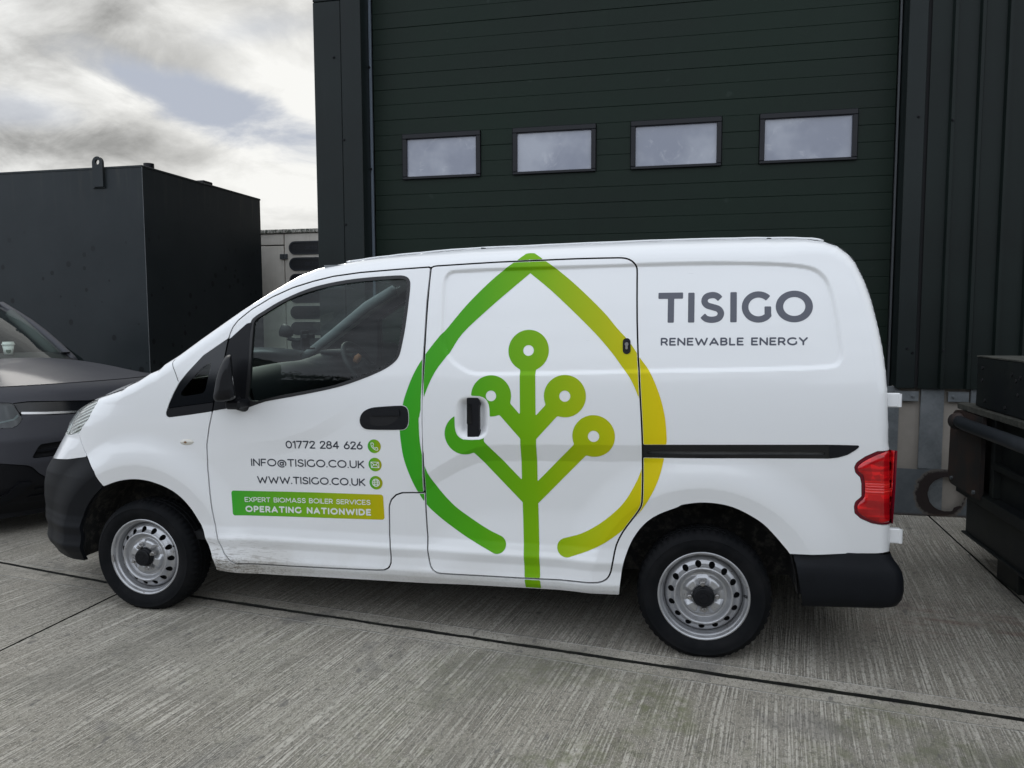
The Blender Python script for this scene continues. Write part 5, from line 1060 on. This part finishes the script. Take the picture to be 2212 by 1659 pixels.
# ===================== dark steel skip / plant on the right =====================
m=Mt('old_black_steel',(.012,.013,.014),.55,.2); v=m.co(); a=m.noise(v,2.5,6,.65); b=m.noise(v,30,4,.7); c=m.mix(m.ss(a,.35,.7),(.006,.008,.010),(.017,.020,.018)); c=m.mix(m.math('MULTIPLY',m.ss(a,.55,.7),.5),c,(.022,.030,.016)); c=m.mix(m.math('MULTIPLY',m.ss(b,.62,.72),.5),c,(.055,.035,.025)); m.color(c); m.bump(b,.3,.002); OLD=m.m
m=Mt('rusty_black_plate',(.02,.014,.012),.65); v=m.co(); a=m.noise(v,5,6,.7); m.color(m.mix(m.ss(a,.35,.65),(.016,.015,.015),(.040,.022,.016))); OLDR=m.m
m=Mt('dusty_top',(.09,.085,.07),.9); v=m.co(); m.color(m.mix(m.ss(m.noise(v,12,5,.7),.35,.65),(.025,.026,.020),(.075,.073,.060))); DUST=m.m
SK=thing('compactor_bin',(4.8,.9,0),'black rusty steel bin on blocks standing at the right beside the van','bin')
MB().box((4.285,-.8,.945),(5.6,1.640,1.228),.004).build('upper_box',OLD,SK); MB().box((4.282,-.8,1.229),(5.6,1.643,1.236)).build('box_top',DUST,SK)
MB().box((4.26,-.8,.905),(5.6,1.86,.940),.003).build('deck_flange',DUST,SK)
MB().box((4.34,-.8,.44),(5.6,1.80,.904)).build('recess_panel',OLD,SK)
pl=np.array([(1.46,.43),(1.46,.900),(1.80,.900)]+arc(1.86,.78,.115,.115,85,5,8)+[(1.985,.5)]+arc(1.91,.50,.075,.07,0,-90,6))
res=MB().prism([tuple(p) for p in pl],0,4.262,4.285); res.build('end_plate',OLDR,SK)
MB().tube([(4.255,1.80,.838),(4.235,1.72,.838),(4.225,1.6,.838),(4.225,-.8,.838)],.036,16).build('bumper_tube',simple('worn_tube',(.030,.034,.040),.45,.3,var=.4,scale=12),SK,True)
MB().tube([(4.262,1.80,.838),(4.225,1.76,.838)],.050,16).build('tube_collar',OLDR,SK,True)
MB().box((4.275,-.8,.395),(4.36,1.87,.455),.003).build('lower_rail',OLD,SK); MB().box((4.30,-.8,.62),(4.345,1.42,.655),.003).build('side_rail',OLD,SK); MB().box((4.302,1.38,.456),(4.345,1.43,.90),.003).build('side_post',OLD,SK)
MB().box((4.31,-.8,.165),(5.5,1.785,.394),.003).build('lower_box',OLD,SK); MB().box((4.292,-.8,.158),(5.5,1.80,.170),.002).build('bottom_flange',OLD,SK)
for y in (1.15,.1): MB().box((4.36,y,0),(4.56,y+.28,.157),.004).build('foot_block',OLD,SK)
MB().box((5.2,1.1,0),(5.4,1.38,.157),.004).build('foot_block',OLD,SK)
for y,z in ((1.55,1.17),(1.55,1.10),(1.15,1.16),(1.05,1.15),(1.10,1.13),(1.07,1.06),(1.5,.99),(1.22,.98)): MB().tube([(4.286,y,z),(4.278,y,z)],.010,8).build('rivet',LINER,SK)
for y,z in ((1.90,.47),(1.53,.46)): MB().tube([(4.264,y,z),(4.250,y,z)],.013,6).build('bolt',GALV,SK)
# ===================== the grey car =====================
# ---------- front of the grey car: C(s,z), s along the front (negative = its right side) ----------
CA,CB,CN_=.72,.93,2.5
_th=np.linspace(0,np.pi/2,3000); _cu=np.abs(np.sin(_th))**(2/CN_)*CB; _cv=(1-np.abs(np.cos(_th))**(2/CN_))*CA
_cl=np.concatenate([[0],np.cumsum(np.hypot(np.diff(_cu),np.diff(_cv)))]); CL=float(_cl[-1])
_ct=np.linspace(0,CL,1200); _cut=np.interp(_ct,_cl,_cu); _cvt=np.interp(_ct,_cl,_cv)
CTH=math.radians(72.0); CO=(-1.463,1.432)
def c_world(x,y,z):
    c,s=math.cos(CTH),math.sin(CTH); return np.stack([CO[0]+x*c-y*s,CO[1]+x*s+y*c,z],-1)
def C_local(s,z,e=0.0):
    s=np.asarray(s,float); z=np.asarray(z,float); a=np.abs(s); ext=np.clip(a-CL,0,None); a=np.clip(a,0,CL)
    u=np.interp(a,_ct,_cut); v=np.interp(a,_ct,_cvt)
    t2=np.clip(a+.004,0,CL); t1=np.clip(a-.004,0,CL); du=np.interp(t2,_ct,_cut)-np.interp(t1,_ct,_cut); dv=np.interp(t2,_ct,_cvt)-np.interp(t1,_ct,_cvt); h=np.hypot(du,dv)+1e-9
    nu=-dv/h; nv=du/h   # inward
    lean=np.interp(z,[.15,.22,.35,.5,.66,.80,.90,.96,1.0,1.05],[.16,.09,.03,.0,.0,.03,.055,.085,.13,.22])
    k=np.clip(1-(a/CL)**2,0.15,1)
    w=lean
    u2=u-(-nu)*w*.5; v2=v+w*np.clip(nv,.2,1)+ext
    return (u2+nu*e)*np.sign(s+1e-12), v2+nv*e, z+0*u
def C(s,z,e=0.0):
    x,y,zz=C_local(s,z,e); return c_world(x,y,zz)
m=Mt('car_paint',(.050,.046,.060),.5,.05,Coat_Weight=.10,Coat_Roughness=.08,Specular_IOR_Level=.2); v=m.co(); m.color(m.mix(m.noise(v,400,2,.6),(.045,.046,.054),(.062,.063,.072))); dz=m.noise(v,3,5,.7); m.rough(m.math('ADD',.42,m.math('MULTIPLY',dz,.12))); CARP=m.m
CAR=thing('parked_car',(CO[0],CO[1],0),'dark purple grey car beyond the front of the van, coffee cup on its dashboard','car')
def cl(V):
    V=np.asarray(V,float).reshape(-1,3); return c_world(V[:,0],V[:,1],V[:,2])
hlp=np.array([(-.512,.911),(-.493,.899),(-.469,.838),(-.455,.803),(-.465,.786),(-.494,.759),(-.521,.748),(-.60,.752),(-.80,.785),(-.98,.83),(-1.08,.89),(-1.02,.915),(-.8,.918),(-.58,.915)])
hlp2=hlp*[-1,1]
chz=lambda X: np.interp(np.abs(X),[0,.136,.312,.457],[.810,.8135,.823,.835])
strip=np.array([(-.505,.9075),(-.40,.913),(-.2,.90),(0,.886),(.2,.90),(.40,.913),(.505,.9075),(.485,.895),(.462,.838),(.3,.8155),(.13,.806),(0,.803),(-.13,.806),(-.3,.8155),(-.462,.838),(-.485,.895)])
slot=np.array([(-.375,.612),(-.358,.622),(-.2,.630),(.2,.630),(.358,.622),(.375,.612),(.420,.535),(.37,.532),(-.37,.532),(-.420,.535)])
lowp=np.array([(-1.35,.50),(-.75,.525),(-.602,.519),(-.45,.488),(-.418,.471),(-.379,.424),(-.33,.386),(.33,.386),(.379,.424),(.418,.471),(.45,.488),(.602,.519),(.75,.525),(1.35,.50),(1.35,.05),(-1.35,.05)])
bl=np.array([(-.599,.241),(-.52,.265),(-.465,.309),(-.41,.372),(-.50,.378),(-.555,.31),(-.601,.287),(-.75,.27),(-.75,.225)])
def f_up(X,Z): return mx(np.abs(X)-CL-.9,Z-1.012,-pdist(lowp,X,Z)+.003,-pdist(hlp,X,Z)+.003,-pdist(hlp2,X,Z)+.003,-pdist(strip,X,Z)+.002,-pdist(slot,X,Z)+.002)
WB=CL+.9
def f_up2(X,Z): 
    wa=.36-np.hypot(np.abs(X)-(CL+.28),Z-.33); return mx(f_up(X,Z),wa)
emit('front_fascia',march(f_up2,(-WB,WB,.3,1.02),.02,C,flange=.02),CARP,CAR)
res=march(lambda X,Z: mx(pdist(lowp,X,Z)+.002,.12-Z,np.abs(X)-CL-.0,-pdist(bl,X,Z)+.001,-pdist(bl*[-1,1],X,Z)+.001),(-CL,CL,.1,.54),.016,C,extra=.01,flange=.02); emit('lower_bumper',res,BLKP,CAR)
for sgn in (1,-1):
    emit('bumper_blade',march(lambda X,Z: pdist(bl*[sgn,1],X,Z),bbox(bl*[sgn,1]),.012,C,extra=-.012,flange=.02),BUMPER,CAR)
    h_=emit('headlight',march(lambda X,Z: pdist(hlp*[sgn,1],X,Z),bbox(hlp*[sgn,1]),.012,C,extra=-.003,flange=.01),TINT,CAR)
    emit('headlight_inner',march(lambda X,Z: pdist(hlp*[sgn,1],X,Z),bbox(hlp*[sgn,1]),.015,C,extra=.03),simple('lamp_inner_dark',(.06,.065,.075),.35,.5) if sgn==1 else MATS['lamp_inner_dark'],h_)
    dl=np.array([(-.47,.818),(-.50,.796),(-.58,.782),(-.85,.80),(-.85,.808),(-.58,.792),(-.505,.806),(-.475,.833)])*[sgn,1]
    emit('light_strip',march(lambda X,Z: pdist(dl,X,Z),bbox(dl),.005,C,extra=.012),simple('drl',(.55,.58,.6),.3) if sgn==1 else MATS['drl'],h_)
emit('grille',march(lambda X,Z: pdist(strip,X,Z),bbox(strip),.014,C,extra=.012),GLOSSB,CAR)
emit('chrome_bar',march(lambda X,Z: mx(np.abs(Z-chz(X)-.006)-.0075,np.abs(X)-.456),(-.47,.47,.78,.86),.006,C,extra=-.002,flange=.012),simple('chrome',(.55,.55,.56),.15,1.0),CAR)
emit('lower_grille',march(lambda X,Z: pdist(slot,X,Z),bbox(slot),.014,C,extra=.035),LINER,CAR)
emit('grille_bar',march(lambda X,Z: mx(np.abs(Z-.578)-.008,pdist(slot,X,Z)),bbox(slot),.012,C,extra=.012,flange=.01),BLKP,CAR)
emit('lower_slat',march(lambda X,Z: mx(np.abs(Z-.26)-.008,np.abs(X)-.43),(-.45,.45,.2,.3),.012,C,extra=-.002,flange=.01),BLKP,CAR); emit('lower_slat',march(lambda X,Z: mx(np.abs(Z-.31)-.006,np.abs(X)-.40),(-.45,.45,.2,.35),.012,C,extra=-.002,flange=.01),BLKP,CAR)
# bonnet
nu,nv=49,25; V=[]
for i in range(nu):
    u=-1+2*i/(nu-1); s=u*(CL*.93); fx,fy,_=[float(a) for a in C_local(s,1.014)]
    bx,by,bz=.66*u+.02*u**3,1.0+.30*abs(u)**2.2,1.170-.070*abs(u)**2
    for j in range(nv):
        t=j/(nv-1); x=fx+(bx-fx)*t; y=fy+(by-fy)*t
        z=1.017+(bz-1.017)*(1-(1-t)**1.3); z-=.045*(abs(u)**4)*math.sin(math.pi*min(1,t*1.0)); 
        cr=.012*math.exp(-((abs(u)-.62)/.07)**2)*math.sin(math.pi*min(1,t)); V.append((x,y,z+cr))
obj('bonnet',cl(V),grid_faces(nu,nv)[:,::-1],CARP,CAR,smooth=True)
b=MB(); b.v=[tuple(p) for p in cl([(-1.0,1.0,0),(1,1,0)])]; 
# windscreen, pillars, roof, glasshouse
def ws(u,t): 
    bx,by,bz=.575*u,.98+.27*abs(u)**2.2,1.150-.015*abs(u)**2; tx_,ty,tz=.47*u,1.98+.14*abs(u)**2,1.640-.045*abs(u)**2
    bul=.05*math.sin(math.pi*t); return (bx+(tx_-bx)*t,by+(ty-by)*t-bul*.5,bz+(tz-bz)*t+bul*.6)
V=[ws(-1+2*i/20,j/10) for i in range(21) for j in range(11)]; obj('windscreen',cl(V),grid_faces(21,11)[:,::-1],WSCREEN,CAR,smooth=True)
V=[(ws(-1+2*i/20,0)[0]*1.05,ws(-1+2*i/20,0)[1]-.05*(1-j),ws(-1+2*i/20,0)[2]+.0+(-.012 if j==0 else .004)) for i in range(21) for j in (0,1)]; obj('cowl_panel',cl(V),grid_faces(21,2)[:,::-1],BLKP,CAR,smooth=True)
for sg_ in (-1,1):
    pts=[ws(sg_*1.02,t) for t in (-.05,0,.2,.4,.6,.8,1.0)]; b=MB().tube([tuple(p) for p in cl(pts)],[.030,.036,.036,.036,.036,.036,.04],10); b.build('pillar',CARP,CAR,True)
V=[]
for i in range(17):
    u=-1+2*i/16
    for j in range(17):
        t=j/16; y=ws(u,1)[1]+t*2.1; V.append((u*(.49+.05*math.sin(math.pi*min(1,t*1.3))),y,ws(u,1)[2]+.05*math.sin(math.pi*min(1,.1+t*.9))*(1-u*u*.3)-.25*max(0,t-.75)**1.3))
obj('roof',cl(V),grid_faces(17,17)[:,::-1],CARP,CAR,smooth=True)
for sg_ in (-1,1):
    V=[]; 
    for j in range(18):
        y=1.25+j*.17; a=min(1,max(0,(y-1.2)/.9)); zt=1.13+.50*a-.25*max(0,(y-3.6)/.7); xt=.83-.22*a
        V+=[(sg_*.88,y,.62),(sg_*.89,y,.85),(sg_*.84,y,1.0),(sg_*.69,y,1.10)]
    obj('body_side',cl(V),grid_faces(18,4)[:,::sg_],CARP,CAR,smooth=True)
    V=[]
    for j in range(18):
        y=1.25+j*.17; a=min(1,max(0,(y-1.2)/.85)); V+=[(sg_*.69,y,1.10),(sg_*(.69-.19*a),y,1.10+.50*a)]
    obj('side_glass',cl(V),grid_faces(18,2)[:,::sg_],TINT,CAR,smooth=True)
    V=[(sg_*.91,y,z) for y in (.9,4.15) for z in (.3,.63)]; obj('sill_panel',cl(V),[(0,1,3,2)],BLKP,CAR)
V=[(x,4.14,z) for x in (-.9,.9) for z in (.3,1.12)]+[(x*.68,4.05,1.5) for x in (-.9,.9)]; obj('tailgate',cl(V),[(0,1,3,2),(1,4,5,3)],CARP,CAR)
V=[(-.85,.5,.28),(.85,.5,.28),(.85,4.1,.28),(-.85,4.1,.28)]; obj('underbody',cl(V),[(0,1,2,3)],LINER,CAR)
V=[(-.8,.25,.9),(.8,.25,.9),(.8,.30,.3),(-.8,.30,.3)]; obj('radiator_panel',cl(V),[(0,1,2,3)],LINER,CAR)
# dash and interior shell
V=[]; 
for i in range(15):
    u=-1+2*i/14
    for (y,z) in ((1.02+.22*u*u,1.14),(1.10+.2*u*u,1.175),(1.25,1.190),(1.45,1.195),(1.55,1.16),(1.6,.8)): V.append((u*.58,y,z))
obj('dashboard',cl(V),grid_faces(15,6)[:,::-1],DASH,CAR,smooth=True)
for xs in (-.38,.38):
    b=MB().box((xs-.24,2.35,.6),(xs+.24,2.5,1.30),.05).box((xs-.12,2.38,1.31),(xs+.12,2.47,1.48),.04); b.v=[tuple(p) for p in cl(b.v)]; b.build('seat',SEAT,CAR)
b=MB().tube([(.50,1.34,1.17),(.47,1.6,1.34),(.44,1.90,1.52)],[.04,.045,.045],8); b.v=[tuple(p) for p in cl(b.v)]; b.build('pillar_trim',simple('pale_trim',(.08,.09,.085),.8),CAR,True)
for xs,ys_ in ((-.84,.78),(.84,.78),(-.84,3.35),(.84,3.35)):
    b=MB(); b.tube([(xs-.1,ys_,.335),(xs+.1,ys_,.335)],.33,32); b.v=[tuple(p) for p in cl(b.v)]; w_=b.build('wheel',TYRE,CAR)
    b=MB(); sg_=1 if xs>0 else -1; b.tube([(xs+sg_*.1,ys_,.335),(xs+sg_*.105,ys_,.335)],.22,24); b.v=[tuple(p) for p in cl(b.v)]; b.build('rim',WHEEL,w_)
# cup
cp=c_world(np.array(.085),np.array(1.26),np.array(0.0)); 
CUP=thing('coffee_cup',(float(cp[0]),float(cp[1]),1.188),'white paper coffee cup with a lid standing on the dashboard of the grey car','cup')
PAP=simple('paper_white',(.72,.72,.68),.6); x0_,y0_=float(cp[0]),float(cp[1])
MB().tube([(x0_,y0_,1.190),(x0_,y0_,1.266)],[.031,.041],24).build('cup_body',PAP,CUP,True)
MB().tube([(x0_,y0_,1.266),(x0_,y0_,1.274),(x0_,y0_,1.275),(x0_,y0_,1.290)],[.047,.047,.042,.039],24).build('lid',PAP,CUP)
dv=Vector((2.6185-x0_,-3.2854-y0_,0)).normalized(); a_=math.atan2(dv.y,dv.x); V=[];F=[]
for j in range(9):
    for k in range(9):
        q=math.pi*2*k/8; r=.019*j/8; ang=a_+r*math.cos(q)/.035; z=1.217+r*math.sin(q); V.append((x0_+.0358*math.cos(ang),y0_+.0358*math.sin(ang),z))
obj('printed_disc',V,grid_faces(9,9),simple('dark_print',(.05,.08,.06),.6),CUP)
# ===================== phone holder on the van windscreen =====================
PH=thing('phone_holder',(.45,.85,1.33),'black suction phone holder fixed inside the van windscreen','holder')
b=MB().tube([(.345,.85,1.395),(.385,.85,1.382),(.405,.85,1.375)],[.040,.034,.020],16); b.build('suction_cup',BLKP,PH,True)
MB().tube([(.395,.85,1.378),(.385,.85,1.345),(.44,.85,1.333),(.482,.85,1.338)],[.012,.014,.012,.011],8).build('arm',BLKP,PH,True)
b=MB().box((.478,.805,1.290),(.494,.895,1.392),.004).box((.494,.80,1.345),(.525,.835,1.372),.004).box((.494,.865,1.345),(.525,.90,1.372),.004).box((.490,.82,1.284),(.535,.88,1.294),.003); b.build('cradle',BLKP,PH)
# ===================== hedge across the yard (mirrored in the cab window) =====================
rs_=np.random.RandomState(5); n=42000; HX=rs_.uniform(-14,14,n); HZ=rs_.uniform(0,1,n)**.8*2.35; face=rs_.rand(n); HY=-9.6+rs_.normal(0,.10,n)-(.25*np.sin(HX*1.7)+.1*np.sin(HX*5.1)); top=rs_.rand(n)<.25
HZ=np.where(top,2.35+.10*np.sin(HX*2.3)+rs_.normal(0,.07,n),HZ); HY=np.where(top,-9.7-rs_.rand(n)*1.2,HY)
c_=np.stack([HX,HY,HZ],-1); d1_=rs_.normal(0,1,(n,3)); d1_/=np.linalg.norm(d1_,axis=1)[:,None]; d2_=np.cross(d1_,rs_.normal(0,1,(n,3))); d2_/=np.linalg.norm(d2_,axis=1)[:,None]; s_=rs_.uniform(.035,.075,(n,1))
V=np.stack([c_-d1_*s_,c_+d2_*s_*.5,c_+d1_*s_],1).reshape(-1,3); F=np.arange(3*n).reshape(-1,3)
HG=thing('hedge',(0,-10.2,0),'dark leafy hedge across the yard, mirrored in the cab window of the van','hedge')
m=Mt('leaves',(.05,.07,.03),.6); m.color(m.mix(m.noise(m.co(),2.5,4,.6),(.030,.048,.018),(.075,.095,.04))); obj('foliage',V,F,m.m,HG)['kind']='stuff'
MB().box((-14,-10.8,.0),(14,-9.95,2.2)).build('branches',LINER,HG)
